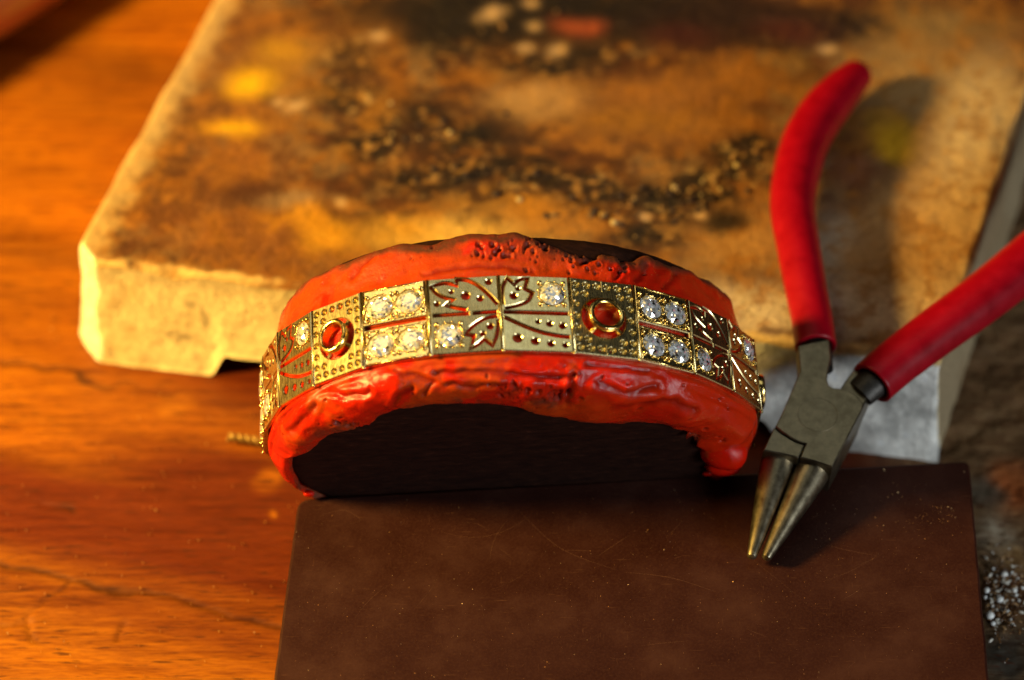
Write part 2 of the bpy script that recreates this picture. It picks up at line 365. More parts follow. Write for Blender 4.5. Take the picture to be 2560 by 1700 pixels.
# ------------------------------------------------------------------ soldering board
ZB = 17.0
def board():
    c = [onz(170, 648, ZB), onz(2352, 897, ZB), None, None]
    a, b = c[0], c[1]
    dl = onz(530, 0, ZB) - onz(200, 592, ZB); dr = onz(2556, 280, ZB) - b
    dl /= np.linalg.norm(dl); dr /= np.linalg.norm(dr); d0, c0 = a + dl * 112, b + dr * 112
    nx, ny = 300, 280
    S, T = np.meshgrid(np.linspace(0, 1, nx), np.linspace(0, 1, ny)); S = S.ravel()[:, None]; T = T.ravel()[:, None]
    def P(s, t): return (1 - s) * (1 - t) * a + s * (1 - t) * b + s * t * c0 + (1 - s) * t * d0
    top = P(S, T); ex = (b - a) / np.linalg.norm(b - a); ctr = (a + b + c0 + d0) / 4
    r = .0
    idx = [i for i in range(nx)] + [j * nx + nx - 1 for j in range(1, ny)] + [(ny - 1) * nx + i for i in range(nx - 2, -1, -1)] + [j * nx for j in range(ny - 2, 0, -1)]
    ring = top[idx]; n = len(idx)
    # outward normals of the outline
    nr = np.zeros((n, 3))
    nf = np.array([(b - a)[1], -(b - a)[0], 0]); nf /= np.linalg.norm(nf)
    nrr = np.array([dr[1], -dr[0], 0]); nrr /= np.linalg.norm(nrr); nl = -np.array([dl[1], -dl[0], 0]); nl /= np.linalg.norm(nl)
    for k in range(n):
        i, j = idx[k] % nx, idx[k] // nx; v = np.zeros(3)
        if j == 0: v += nf
        if j == ny - 1: v -= nf
        if i == 0: v += nl
        if i == nx - 1: v += nrr
        nr[k] = v
    # soft worn arris: lower the rim of the top sheet
    def edge_d(Q):
        df = -(Q - a) @ nf; dlf = -(Q - a) @ nl; drt = -(Q - b) @ nrr
        return np.minimum(np.minimum(df, dlf), drt)
    wear = .9 + .7 * noise(top, .25, 5)
    e = edge_d(top); top = top.copy(); R = 1.1 * np.clip(wear, .4, 2)
    top[:, 2] -= np.where(e < R, R - np.sqrt(np.maximum(R ** 2 - (R - np.clip(e, 0, None)) ** 2, 0)), 0) * .9
    levels = np.concatenate([[.0], np.linspace(.6, ZB, 26)])
    s_len = np.linalg.norm(b - a)
    V = [top]; Ls = []
    rim_z = top[idx][:, 2]
    u = (ring - a) @ ex
    foot = sstep(18.2, 20.7, u + .5 * noise(ring, .5, 2)) * (1 - sstep(92, 95, u))   # underside cut away between two feet
    front = np.array([1.0 if idx[k] // nx == 0 else 0.0 for k in range(n)])
    zbot = 3.9 * foot * front
    for li, lv in enumerate(levels[1:]):
        t = lv / ZB
        Q = ring.copy(); Q[:, 2] = rim_z * (1 - t) + (zbot - .2) * t
        out = 1.6 * t * t * (1 if True else 0)      # side flares a little towards its foot
        Q[:, :2] += (nr * out)[:, :2]
        Ls.append(Q)
    V += Ls; allP = np.concatenate(V)
    ntop = nx * ny
    F = (np.arange(ny - 1)[:, None] * nx + np.arange(nx - 1)[None]).ravel(); F = np.stack([F, F + 1, F + nx + 1, F + nx], 1).tolist()
    prev = idx
    for li in range(len(Ls)):
        cur = [ntop + li * n + k for k in range(n)]
        F += [(prev[k], cur[k], cur[(k + 1) % n], prev[(k + 1) % n]) for k in range(n)]
        prev = cur
    F.append(tuple(prev))
    # broken near-left corner
    dg = (nf + nl); dg /= np.linalg.norm(dg); lim = (a @ dg) - 3.0 + .35 * noise(allP, .6, 8)
    ov = np.clip(allP @ dg - lim - .10 * (ZB - allP[:, 2]), 0, None); allP = allP - ov[:, None] * dg * .85
    # displacement
    istop = np.zeros(len(allP), bool); istop[:ntop] = True
    inn = sstep(0, 3, edge_d(allP))
    X, Y = allP[:, 0], allP[:, 1]
    Pn = allP + 3.0 * np.stack([fbm(allP, .09, 3, 81), fbm(allP, .09, 3, 82), 0 * X], 1)
    wx, wy = Pn[:, 0], Pn[:, 1]
    def blob(px, py, rx, ry=None, rot=0, sharp=1.4):
        x, y = W2(px, py, ZB); ry = ry or rx; cs, sn = math.cos(rot), math.sin(rot)
        dx, dy = wx - x, wy - y; return np.exp(-((((dx * cs + dy * sn) / rx) ** 2 + ((-dx * sn + dy * cs) / ry) ** 2) ** sharp))
    burnt = np.zeros(len(X))
    for q in [(860, 250, 5, 4), (1010, 300, 7, 4.5, -.3), (1140, 350, 6, 3.5, -.3), (930, 370, 5, 4), (1060, 440, 6, 3.5), (1200, 430, 6, 3), (1350, 470, 7, 4), (1500, 490, 6, 4.5), (1640, 520, 6.5, 5, .3),
              (1740, 470, 5, 5, .6), (1850, 410, 4.5, 5, .6), (1900, 380, 2.5, 3), (1620, 590, 5, 3), (1300, 20, 16, 5), (1600, 40, 14, 5), (1150, 60, 7, 8), (880, 150, 4, 5), (1900, 60, 10, 4), (2080, 60, 7, 3), (1400, 160, 10, 4)]:
        burnt = np.maximum(burnt, blob(*q))
    nz = fbm(allP, .55, 4, 91); nz2 = fbm(allP, .12, 4, 92); nz3 = fbm(allP, .28, 4, 93)
    bm = np.clip(burnt * (1.0 + 1.1 * nz + .6 * nz3), 0, 1) * istop
    Z = .35 * fbm(allP, .15, 4, 95) + .16 * fbm(allP, .9, 3, 96) * (1 + 1.5 * burnt)
    allP[:, 2] += Z * inn * istop
    side = ~istop
    dsp = (.45 * fbm(allP, .22, 4, 97) + .12 * fbm(allP, 1.2, 3, 98))
    nrm = np.tile(nr, (len(Ls), 1)); nrm /= np.linalg.norm(nrm, axis=1)[:, None] + 1e-9
    allP[ntop:] += nrm * dsp[ntop:, None] * .8
    # colours of the clay itself: scorched, stained
    tan = np.array([.26, .132, .038]); brown = np.array([.12, .046, .012]); cream = np.array([.92, .76, .44]); pale = np.array([.56, .42, .24]); char = np.array([.030, .016, .010])
    och = np.array([.34, .155, .014]); gry = np.array([.27, .20, .12])
    n4 = fbm(allP, .30, 5, 111, .62); n5 = fbm(allP, .16, 4, 112, .6); n6 = fbm(allP, .5, 4, 113, .6)
    C = tan + (brown - tan) * sstep(-.25, .30, nz2)[:, None]
    def lay(mask, c, k=1.0):
        nonlocal C
        m = np.clip(mask * k, 0, 1)[:, None]; C = C * (1 - m) + np.array(c) * m
    lay(sstep(.0, .28, n4), och, .75); lay(sstep(.05, .30, n5), gry, .6); lay(sstep(.10, .30, -n4), (.15, .055, .015), .75); lay(sstep(.15, .35, n6), (.50, .30, .10), .5); lay(sstep(.10, .28, -n6) * (1 - .6 * sstep(70, 95, (allP - a) @ ex)), (.085, .032, .012), .75)
    lay(blob(1350, 40, 26, 7, 0, 2) * (1 + .5 * n4), (.030, .014, .009), .95); lay(blob(1850, 60, 20, 6, 0, 2) * (1 + .5 * n4), (.045, .015, .010), .85)
    for q in [(620, 420, 8, 12, .3), (700, 620, 10, 8), (470, 560, 8, 6), (600, 130, 8, 12)]: lay(blob(*q), (.30, .135, .040), .6)
    lay(blob(640, 480, 4.5, 3), (.13, .05, .022), .75); lay(blob(420, 690, 4, 2), (.50, .35, .16), .5)
    lay(blob(400, 300, 2.6, 3.4, .4), (.15, .13, .11), .8); lay(blob(370, 330, 2, 2.5), (.12, .11, .10), .7)
    for q, c, k in [((1330, 250, 8, 4.5), (.50, .33, .16), .85), ((1180, 590, 11, 4), (.62, .44, .17), .9), ((1000, 590, 6, 4), (.52, .33, .08), .8), ((1250, 500, 9, 3), (.45, .27, .07), .7), ((830, 580, 3.6, 3), (.60, .35, .03), .95), ((770, 540, 2.6, 2.4), (.60, .33, .03), .9),
                    ((720, 500, 5, 2), (.45, .33, .22), .7), ((1500, 330, 9, 5), (.32, .17, .05), .6), ((1700, 230, 12, 4, .2), (.40, .20, .05), .8), ((1750, 330, 5, 5), (.36, .19, .06), .7), ((1830, 600, 8, 7), (.50, .31, .12), .8),
                    ((2300, 200, 13, 10), (.46, .32, .15), .75), ((2450, 330, 7, 16, -.3), (.72, .58, .36), .8), ((2350, 520, 8, 10), (.66, .48, .25), .8), ((2250, 600, 12, 9), (.60, .39, .18), .7), ((2330, 780, 8, 7), (.70, .53, .32), .75), ((2200, 760, 8, 6), (.60, .42, .22), .7),
                    ((2330, 60, 12, 5), (.36, .25, .11), .7), ((2120, 420, 4, 3.5), (.30, .13, .06), .7), ((1860, 760, 6, 4), (.66, .56, .42), .8), ((2000, 800, 16, 6), (.66, .60, .52), .85), ((2060, 620, 3.5, 8), (.50, .45, .36), .7)]:
        lay(blob(*q), c, k)
    lay(np.exp(-(((nz + .1) / .12) ** 2)) * blob(1750, 280, 18, 8), (.25, .12, .04), .5)
    lay(sstep(.05, .25, n6) * (1 - burnt), och, .5); lay(sstep(.08, .22, -fbm(allP, .42, 4, 121, .6)) * blob(1250, 420, 22, 14, 0, 2), (.07, .026, .010), .85)
    lay(bm, char, .93)
    lay(burnt * (1 - blob(1350, 30, 30, 8, 0, 3)) * sstep(.12, .34, fbm(allP, .9, 3, 99)) * istop, (.46, .28, .10), .85)
    lay(burnt * (1 - blob(1350, 30, 30, 8, 0, 3)) * sstep(.30, .5, fbm(allP, .5, 3, 102)) * istop, (.60, .44, .22), .7)
    lay(blob(1400, 25, 30, 8.5, 0, 3) * (.9 + .5 * n4), (.022, .011, .008), 1.0); lay(blob(1850, 50, 16, 6, 0, 2), (.045, .014, .010), .8)
    lay(sstep(.02, .2, n5) * blob(1130, 360, 16, 9, -.3, 2), (.06, .022, .010), .8); lay(blob(1190, 345, 4.5, 2.2, -.2), (.022, .011, .007), .9); lay(blob(1160, 445, 4.2, 1.4, .3), (.022, .010, .006), .9); lay(blob(1340, 415, 5, 1.5, -.2), (.035, .015, .008), .85); lay(blob(1800, 545, 3, 2, .4), (.02, .012, .008), .9); lay(blob(1650, 500, 2.2, 2), (.02, .012, .008), .9); lay(blob(1590, 590, 2.6, 2), (.02, .012, .008), .9)
    lay(blob(1130, 590, 9, 3.2, .1) * (.85 + .9 * n6), (.74, .52, .17), .9); lay(blob(1010, 575, 5, 3) * (.8 + n6), (.60, .36, .06), .8); lay(blob(1420, 560, 6, 3) * (.8 + n6), (.50, .26, .05), .8); lay(blob(1340, 520, 4, 2) * (.8 + n6), (.55, .28, .03), .8)
    lay(blob(640, 480, 5, 3.2) * (.9 + .6 * n6), (.10, .035, .015), .8); lay(blob(760, 550, 4, 2.6) * sstep(-.15, .15, n6), (.62, .34, .02), .9); lay(blob(850, 585, 3, 3) * sstep(-.15, .15, n6), (.60, .33, .02), .9); lay(blob(860, 300, 5, 9, .3) * sstep(-.1, .2, n4), (.42, .22, .03), .7)
    lay(blob(900, 110, 6, 6) * (.8 + n4), (.38, .20, .05), .6); lay(blob(700, 150, 5, 5), (.42, .24, .03), .6); lay(blob(1330, 270, 8, 4) * (.8 + n6), (.46, .30, .14), .8); lay(blob(1600, 300, 9, 3) * (.8 + n6), (.36, .19, .03), .7)
    lay(blob(1450, 70, 3.6, 2.6), (.42, .12, .05), .9); lay(blob(1700, 90, 5, 3), (.10, .020, .016), .7); lay(blob(1960, 70, 6, 3), (.12, .028, .02), .7)
    lay(blob(625, 205, 3.2, 2.8, 0, 1.2), (.80, .53, .01), .97); lay(blob(600, 315, 3.4, 1.8, 0, 1.1), (.78, .50, .01), .9); lay(blob(715, 120, 4, 3), (.55, .33, .03), .7)
    lay(blob(2235, 345, 3.6, 4.2, 0, 1.6), (.62, .41, .015), .95); lay(blob(2210, 285, 2.2, 2), (.5, .3, .03), .6)
    for px, py, r in [(1240, 45, 1.7), (1340, 75, 1.1), (955, 97, 1.4), (1385, 130, 1.5), (1330, 15, 1.4), (1310, 120, 1.0), (740, 265, 1.1), (700, 250, .8), (2060, 110, 1.2), (1610, 545, .8), (1745, 535, .8), (870, 505, .9)]:
        lay(blob(px, py, r * 1.1, r, 0, 1.2), (.60, .44, .27), .85)
    ed = 1 - sstep(.3, 1.6, edge_d(allP) + 1.1 * nz)
    lay(ed * istop * sstep(-.3, .1, nz3), (.78, .62, .34), .85); lay(np.exp(-((edge_d(allP) - 1.6) / .8) ** 2) * sstep(0, .3, nz3) * sstep(20, 30, (allP - a) @ ex), (.12, .05, .02), .7)
    lay((1 - sstep(1.5, 5.5, -(allP - a) @ nl + 2 * nz)) * istop, (.66, .50, .27), .7); lay((ov > 0.02) * 1.0, (.92, .88, .72), .95)  # pale left edge; broken corner whitened to paint in its lamp glare
    C[:ntop] = 1.12 * np.array([1.04, .96, .88]) * C[:ntop] ** 1.28
    # unburnt sides
    tz = sstep(13.2, 16.2, allP[:, 2] + .8 * nz)
    sc = cream * (1 + .10 * nz3)[:, None]; st = sstep(.12, .45, nz2)[:, None] * .45; sc = sc * (1 - st) + np.array([.52, .33, .12]) * st
    cut = (ov > .02)[:, None]; sc = np.where(cut, np.array([.92, .88, .72]), sc)  # corner sides painted near-white for the same glare
    C[side] = (sc * (1 - .22 * tz)[:, None])[side]
    mr = ((side & ((allP - b) @ nf > -.6)) * sstep(70, 84, (allP - a) @ ex))[:, None]; C = C * (1 - mr) + (np.array([.86, .84, .78]) * (.92 + .7 * nz2 + .55 * nz + .3 * n6)[:, None]) * mr  # right end of the front painted paler to lift it out of shadow
    spot = sstep(.38, .52, fbm(allP, .35, 3, 101)); k = (spot * side * .7)[:, None]; C = C * (1 - k) + np.array([.36, .27, .16]) * k
    rgt = (allP - a) @ ex > s_len - 1.2
    m = (side & ((allP - b) @ nrr > -.3) & ((allP - b) @ nf < -1)); k = (.8 * m)[:, None]; C = C * (1 - k) + np.array([.20, .135, .075]) * k  # shade of the right side face put into its colour
    root = a.copy(); root[2] = 0
    o = obj('soldering_board', mesh('soldering_board', allP - root, F, BOARD, True, colors=np.clip(C, .003, 1)), matrix=Matrix.Translation(Vector(root) * MM))
    tag(o, 'scorched cream fireclay soldering board, thick slab with yellow stains and burnt top, behind the bracelet', 'soldering board')
    return a, b, nf
BA, BB, BNF = board()

# charred grit lying in the burnt hollow of the board
def grit():
    mb = MB(); cols = []
    zones = [((1000, 330), 190, 90, 25), ((1300, 470), 260, 60, 26), ((1560, 530), 150, 60, 55), ((1720, 500), 110, 70, 60), ((1850, 410), 70, 70, 40), ((1300, 60), 220, 60, 12), ((1150, 440), 140, 80, 25)]
    for (cx, cy), sx, sy, n in zones:
        for k in range(n):
            p = onz(cx + rng.normal() * sx * .55, cy + rng.normal() * sy * .55, ZB)
            r = .16 + .42 * rng.random() ** 2.5
            V, F = sphere((0, 0, 0), r, 7, 5, (1, .7 + .5 * rng.random(), .7)); V = np.array(V)
            V *= (1 + .35 * noise(V * 3 + k, 1.0, k))[:, None]; V += np.array([p[0], p[1], ZB + r * .45])
            c = random.choice([(.04, .018, .010)] * 6 + [(.16, .08, .02), (.30, .17, .05), (.26, .13, .04), (.50, .36, .16)])
            mb.add(V, F); cols += [c] * len(V)
    o = obj('burnt_grit', mesh('burnt_grit', mb.v, mb.f, GRIT, True, colors=np.array(cols)))
    tag(o, 'loose charred grit and flux crumbs scattered over the scorched middle of the soldering board', 'grit', kind='stuff')
grit()

# ------------------------------------------------------------------ dark slate block in front
ZS = 12.0
def plate():
    q = [onz(745, 1247, ZS), onz(2424, 1151, ZS), onz(2474, 1712, ZS), onz(683, 1712, ZS)]
    q = [np.array(p[:2]) for p in q]; q[2] = q[1] + (q[2] - q[1]) * 1.35; q[3] = q[0] + (q[3] - q[0]) * 1.35
    rad = [1.5, .9, .9, .9]; out = []
    for i in range(4):
        p = q[i]; a = (q[i - 1] - p); b = (q[(i + 1) % 4] - p); a /= np.linalg.norm(a); b /= np.linalg.norm(b); r = rad[i]
        c = p + (a + b) * r
        for k in range(9):
            t = k / 8 * math.pi / 2; out.append(tuple(c - a * r * math.sin(t) - b * r * math.cos(t)))
    dense = []
    for i in range(len(out)):
        a, b = np.array(out[i - 1]), np.array(out[i]); n = max(1, int(np.linalg.norm(b - a) / 1.2))
        dense += [tuple(a + (b - a) * k / n) for k in range(n)]
    P3 = np.array([(x, y, 0) for x, y in dense]); cc = P3.mean(0); dr = P3 - cc; dr /= np.linalg.norm(dr, axis=1)[:, None]
    P3 += dr * (.07 * fbm(P3, .8, 3, 5))[:, None]; dense = [tuple(p[:2]) for p in P3]
    if area2(dense) < 0: dense = dense[::-1]
    L0 = inset(dense, .32); L1 = inset(dense, .10)
    n = len(dense); mb = MB()
    V = [(x, y, ZS) for x, y in L0] + [(x, y, ZS - .10) for x, y in L1] + [(x, y, ZS - .35) for x, y in dense] + [(x, y, 0) for x, y in dense]
    F = [(k * n + i, (k + 1) * n + i, (k + 1) * n + (i + 1) % n, k * n + (i + 1) % n) for k in range(3) for i in range(n)] + [tuple(range(n))]
    root = (float(q[0][0]), float(q[0][1]), 0)
    V = np.array(V) - np.array(root)
    o = obj('slate_block', mesh('slate_block', V, F, SLATE), matrix=Matrix.Translation(Vector(root) * MM))
    tag(o, 'dark brown scratched slate block lying flat in front of the bracelet', 'slate block')
    sm = MB()
    def scratch(P, wd):
        P = [np.array(p[:2]) - np.array(root[:2]) for p in P]; Lf = []; Rt = []
        for i in range(len(P)):
            t = P[min(i + 1, len(P) - 1)] - P[max(i - 1, 0)]; t /= np.linalg.norm(t); nn = np.array([-t[1], t[0]]); w_ = wd * (.35 + .65 * math.sin(math.pi * i / (len(P) - 1))) / 2
            Lf.append((*(P[i] + nn * w_), ZS + .006)); Rt.append((*(P[i] - nn * w_), ZS + .006))
        n_ = len(P); sm.add(Lf + Rt, [(i, i + n_, i + n_ + 1, i + 1) for i in range(n_ - 1)])
    for k in range(26):
        x, y = rng.uniform(790, 2380), rng.uniform(1290, 1690); a = rng.choice([.15, -.5, .9, 2.5]) + rng.normal() * .25; ln = rng.uniform(20, 190) * rng.random(); cv = rng.normal() * .12
        P = [onz(x + ln * t * math.cos(a + cv * t), y + ln * t * math.sin(a + cv * t), ZS) for t in np.linspace(-1, 1, 12)]
        if all(760 < x + ln * t * math.cos(a + cv * t) < 2410 and y + ln * t * math.sin(a + cv * t) > 1265 for t in (-1, 1)): scratch(P, rng.uniform(.015, .035))
    for pts in [[(1560, 1430), (1680, 1445), (1790, 1480)], [(2060, 1362), (2140, 1380), (2190, 1388)], [(1290, 1210 + 60), (1400, 1370), (1540, 1425)], [(800, 1290), (860, 1275), (900, 1300), (870, 1310)]]:
        scratch([onz(*p, ZS) for p in catmull(pts, 8)], .035)
    so_ = obj('scratch_marks', mesh('scratch_marks', sm.v, sm.f, m_plain('scratch', (.13, .055, .028), .5)), o); so_['kind'] = 'stuff'
    # gold filings and dust on it
    mb = MB(); cols = []
    def fleck(p, r, c):
        a = rng.random() * 6.28; V = []
        for k in range(4):
            t = a + k * math.pi / 2 + rng.random() * .5; rr = r * (.5 + rng.random()); V.append((p[0] + rr * math.cos(t), p[1] + rr * math.sin(t), ZS + .02 + r * .9 * rng.random()))
        mb.add(V + [(p[0], p[1], ZS - .02)], [(0, 1, 2, 3), (1, 0, 4), (2, 1, 4), (3, 2, 4), (0, 3, 4)]); cols.extend([c] * 5)
    for k in range(760):
        px, py = rng.uniform(730, 2440), rng.uniform(1190, 1700)
        if py < 1247 - (px - 745) * .057 + 10: continue
        fleck(onz(px, py, ZS), .018 + .04 * rng.random() ** 4, random.choice([(.4, .18, .07), (.3, .13, .05), (.5, .32, .18)]))
    for cx, cy, s, n in [(2365, 1272, 16, 26), (2330, 1300, 45, 60), (2240, 1230, 40, 18), (1960, 1480, 90, 40), (1640, 1330, 20, 8), (2100, 1320, 110, 34), (1200, 1500, 200, 30)]:
        for k in range(n):
            px, py = cx + rng.normal() * s, cy + rng.normal() * s * .5
            if py > 1175 and px < 2418: fleck(onz(px, py, ZS), .02 + .05 * rng.random() ** 3, (.55, .26, .08))
    for px, py in [(1832, 1455), (1660, 1375), (2245, 1232), (2378, 1272), (2370, 1268), (1155, 1510), (2005, 1240), (1570, 1462), (2210, 1175), (2440 - 30, 1180)]:
        fleck(onz(px, py, ZS), .085, (.9, .6, .3))
    o = obj('metal_filings', mesh('metal_filings', mb.v, mb.f, m_tint('filings', .4, .1, 3, .6, .1), colors=np.array(cols)))
    tag(o, 'fine golden filings and dust specks sprinkled over the dark slate block', 'filings', kind='stuff')
plate()

# ------------------------------------------------------------------ oval setting stick with red lac
UX = np.array([.9866, .1013, -.1280]); VX = np.array([.1511, -.2697, .9510]); AX = np.array([.0618, -.9576, -.2814])
R = np.stack([UX, VX, AX], 1); CT = np.array([.103, -4.960, 23.040])
J = [(-29.62, -5.72), (-29.95, .30), (-28.71, 6.12), (-25.17, 11.42), (-19.97, 16.02), (-12.69, 19.18), (-4.61, 20.62), (3.64, 20.48), (11.49, 19.07), (18.62, 15.98), (24.17, 11.78), (28.64, 6.89)]
def superr(th):
    a, b, n = 29.67, 20.47, 2.16; return (np.abs(np.cos(th) / a) ** n + np.abs(np.sin(th) / b) ** n) ** (-1 / n)
_jt = np.array([math.atan2(y, x) for x, y in J]); _jr = np.array([math.hypot(x, y) for x, y in J]); _dev = _jr / superr(_jt)
_jt = np.where(_jt < -math.pi * .6, _jt + 2 * math.pi, _jt)
_o = np.argsort(_jt); _jt, _dev = _jt[_o], _dev[_o]
def rad(th):
    th = np.mod(np.asarray(th, float) + .6, 2 * math.pi) - .6     # -0.6 .. 5.68
    return superr(th) * np.interp(th, np.concatenate([[-.3], _jt, [3.8]]), np.concatenate([[1.0], _dev, [1.0]]))
# lac / wood border traced on the front face
ZF = 7.4
bp = [(832, 1180), (1767, 1176)]
bt = [(735, 1200), (727, 1165), (732, 1143), (774, 1124), (796, 1101), (836, 1082), (872, 1068), (919, 1060), (961, 1034), (1003, 1020), (1076, 1009), (1171, 1008), (1200, 1006), (1283, 1013), (1333, 1031), (1432, 1047), (1532, 1059), (1681, 1061), (1724, 1082), (1742, 1110), (1778, 1132), (1792, 1160), (1775, 1180)]
bl = [(onplane(x, y, CT + AX * (ZF + .5), AX) - CT) @ R for x, y in bt]
bth = np.array([math.atan2(p[1], p[0]) for p in bl]); brd = np.array([math.hypot(p[0], p[1]) for p in bl])
bth = np.mod(bth + .9, 2 * math.pi) - .9
so = np.argsort(bth); bth, brd = bth[so], brd[so]
def border(th):
    th = np.mod(np.asarray(th, float) + .9, 2 * math.pi) - .9
    return rad(th) - np.interp(th, np.concatenate([[-.9, bth[0] - .12], bth, [bth[-1] + .12, 5.4]]), np.concatenate([[2.9, 2.9], rad(bth) - brd, [1.3, 1.3]])), None
def stick():
    root = empty('setting_stick', (CT[0], CT[1], 0)); rl = np.array([CT[0], CT[1], 0])
    tag(root, 'oval burnt-wood setting stick coated in lumpy red lac, leaning on the slate block', 'setting stick')
    # wooden core
    n = 260; th = np.linspace(0, 2 * math.pi, n, endpoint=False); r0 = rad(th) - 1.4; zk = 1 - .22 * sstep(.0, .7, -np.sin(th)); sd = .9 * np.abs(np.cos(th)) ** 3
    lo = sstep(.1, .45, -np.sin(th)); prof = [(-11.6, 3.2), (-11.9, 1.6), (-11.7, .9), (-10.6, .5), (-5, .4), (0, .3), (5, .8), (6.6, 1.3), (7.3, 2.1), (ZF, 3.2), (ZF, 9)]
    V = []; F = []
    for z, d in prof:
        rr = r0 - d - (sd if z < -9 else 0) + lo * (min(d, .45 * d + .4) * 0 + (.40 + .52 * d if z > 4 else 0)) * (z < 7.41) * (d < 5)
        V.append(np.stack([rr * np.cos(th), rr * np.sin(th), z * zk if z < -4 else np.full(n, z)], 1))
    V = np.concatenate(V); V += (R * 0 + np.eye(3) * 1)[None][0][0] * 0
    V[:, 2] += .10 * fbm(V, .6, 3, 3); V = V @ R.T + CT - rl
    for k in range(len(prof) - 1): F += [(k * n + i, k * n + (i + 1) % n, (k + 1) * n + (i + 1) % n, (k + 1) * n + i) for i in range(n)]
    F.append(tuple(range(n))[::-1]); F.append(tuple((len(prof) - 1) * n + i for i in range(n)))
    obj('wooden_core', mesh('wooden_core', V, F, CORE, True), root)
    # lac
    n = 1000; th = np.linspace(0, 2 * math.pi, n, endpoint=False); r0 = rad(th)
    c, s = np.cos(th), np.sin(th); ring = np.stack([30 * c, 20 * s, 0 * c], 1)
    bd, _ = border(th); visible = bd > 1
    bd = np.where(bd > 1, bd, r0 - 4.6); bd = bd + .30 * fbm(ring, .5, 3, 11) ; din = np.clip(r0 - bd, 1.2, 12); q = np.clip(din / 4.5, .25, 1)
    # back hem: lac leaves a dark wooden rim showing over the top
    hem = -10.6 + 1.1 * fbm(ring, .12, 3, 12) + .25 * fbm(ring, .4, 2, 13)
    ang = np.degrees(th)
    hem += 1.7 * sstep(42, 58, ang) * (1 - sstep(72, 90, ang)); hem -= 1.1 * sstep(80, 100, ang) * (1 - sstep(200, 240, ang)); hem -= 1.0 * (1 - sstep(25, 45, ang)); hem = hem * (1 - .2 * sstep(.0, .7, -s)); hi = .75 * np.abs(c) ** 3
    prof = []; NV = 74
    def P(k):  # k 0..1 -> (z, d) per angle
        pass
    keys = [  # (z, inset from band centre line)
        (hem + .3, 2.6 + hi), (hem, 1.95 + hi), (hem + .6, 1.45 + hi), (-6.9 + 0 * th, 1.0 + .4 * hi), (-5.5 + 0 * th, .7 + 0 * th), (-5.0 + 0 * th, .40 + 0 * th), (-3 + 0 * th, .38 + 0 * th), (0 * th, .38 + 0 * th), (3 + 0 * th, .38 + 0 * th),
        (5.0 + 0 * th, .40 + 0 * th), (5.4 + 0 * th, .42 + 0 * th), (6.2 + 0 * th, .65 + 0 * th), (6.9 + .3 * q, np.minimum(1.3, .40 * din)), (7.35 + .75 * q, np.minimum(2.5, .62 * din)), (7.45 + .95 * q, np.minimum(.5 * din + .9, .8 * din)), (7.5 + .6 * q, .92 * din), (7.70 + 0 * th, din), (7.1 + 0 * th, din + .25)]
    K = np.array([[a, b] for a, b in keys])      # keys,2,n
    seg = [2, 3, 16, 6, 4, 3, 3, 3, 3, 3, 5, 8, 10, 9, 12, 10, 3]; t = np.array([i + j / m for i, m in enumerate(seg) for j in range(m)] + [len(seg)]); NV = len(t); Z = []; D = []
    for q in t:
        i = min(int(q), len(keys) - 2); f = q - i; g = lambda k: K[min(max(k, 0), len(keys) - 1)]
        a, b, cc, d = g(i - 1), g(i), g(i + 1), g(i + 2)
        v = b * (1 - f) + cc * f if 3 <= i <= 9 else .5 * (2 * b + (cc - a) * f + (2 * a - 5 * b + 4 * cc - d) * f * f + (3 * b - a - 3 * cc + d) * f ** 3)
        Z.append(v[0]); D.append(v[1])
    Z = np.array(Z); D = np.array(D)
    V = np.stack([(r0[None] - D) * c[None], (r0[None] - D) * s[None], Z], 2)     # NV,n,3
    nrm = np.cross(np.roll(V, -1, 1) - np.roll(V, 1, 1), np.gradient(V, axis=0)); nrm /= np.linalg.norm(nrm, axis=2)[..., None] + 1e-9
    out = np.stack([np.broadcast_to(c, Z.shape), np.broadcast_to(s, Z.shape), np.where(Z > 6, 1.0, np.where(Z < -7, -.5, 0))], 2)
    nrm *= np.sign((nrm * out).sum(2))[..., None]
    Pf = V.reshape(-1, 3); z = Z.ravel(); k = np.repeat(t, n)
    seat = sstep(5.1, 6.2, z) + (1 - sstep(-6.6, -5.2, z)); endf = sstep(0, 1.0, k) * (1 - sstep(len(keys) - 2.2, len(keys) - 1.2, k))
    Pw = Pf + 1.1 * np.stack([noise(Pf, .3, 5), noise(Pf, .3, 6), noise(Pf, .3, 7)], 1)
    Ps = Pw * np.array([.45, .45, 1.0])      # lumps run along the band
    rid = 1 - np.abs(fbm(Ps, .42, 3, 8)) * 2.4
    rt = sstep(0, 14, Pf[:, 0]); md = noise(Pw, .42, 31); d = (.46 * fbm(Pw, .17, 3, 9) + .05 * rid + .34 * md * np.abs(md) + (.05 + .42 * rt) * (noise(Ps, .38, 28) ** 2 - .2) + .09 * sstep(-.1, .4, noise(Pw, .2, 33)) * fbm(Pf, 1.1, 4, 10)) * np.where(z > 0, 1.2, .7); d = np.maximum(d, -.38)
    fold = np.exp(-((z - 6.1 - .6 * noise(Pf * np.array([1, 1, 0]), .15, 14)) / .35) ** 2) * (z > 5.3)
    d -= .42 * fold * sstep(-.3, .3, noise(Pf, .1, 15))
    # bubbles and pits
    seeds = []; dd = np.zeros(len(Pf)); pitm = np.zeros(len(Pf))
    vis = [i for i in range(len(Pf)) if Pf[i, 1] > -8 and ((z[i] > 5.6) or (z[i] < -5.8))]
    clus = [(1400, 985, 16, 34), (1290, 975, 40, 26), (1440, 640, 60, 34), (1330, 615, 30, 18), (900, 1085, 40, 20), (1830, 1150, 30, 18), (1240, 630, 30, 18), (860, 1060, 25, 18), (1750, 1090, 30, 14), (1560, 680, 25, 8)]
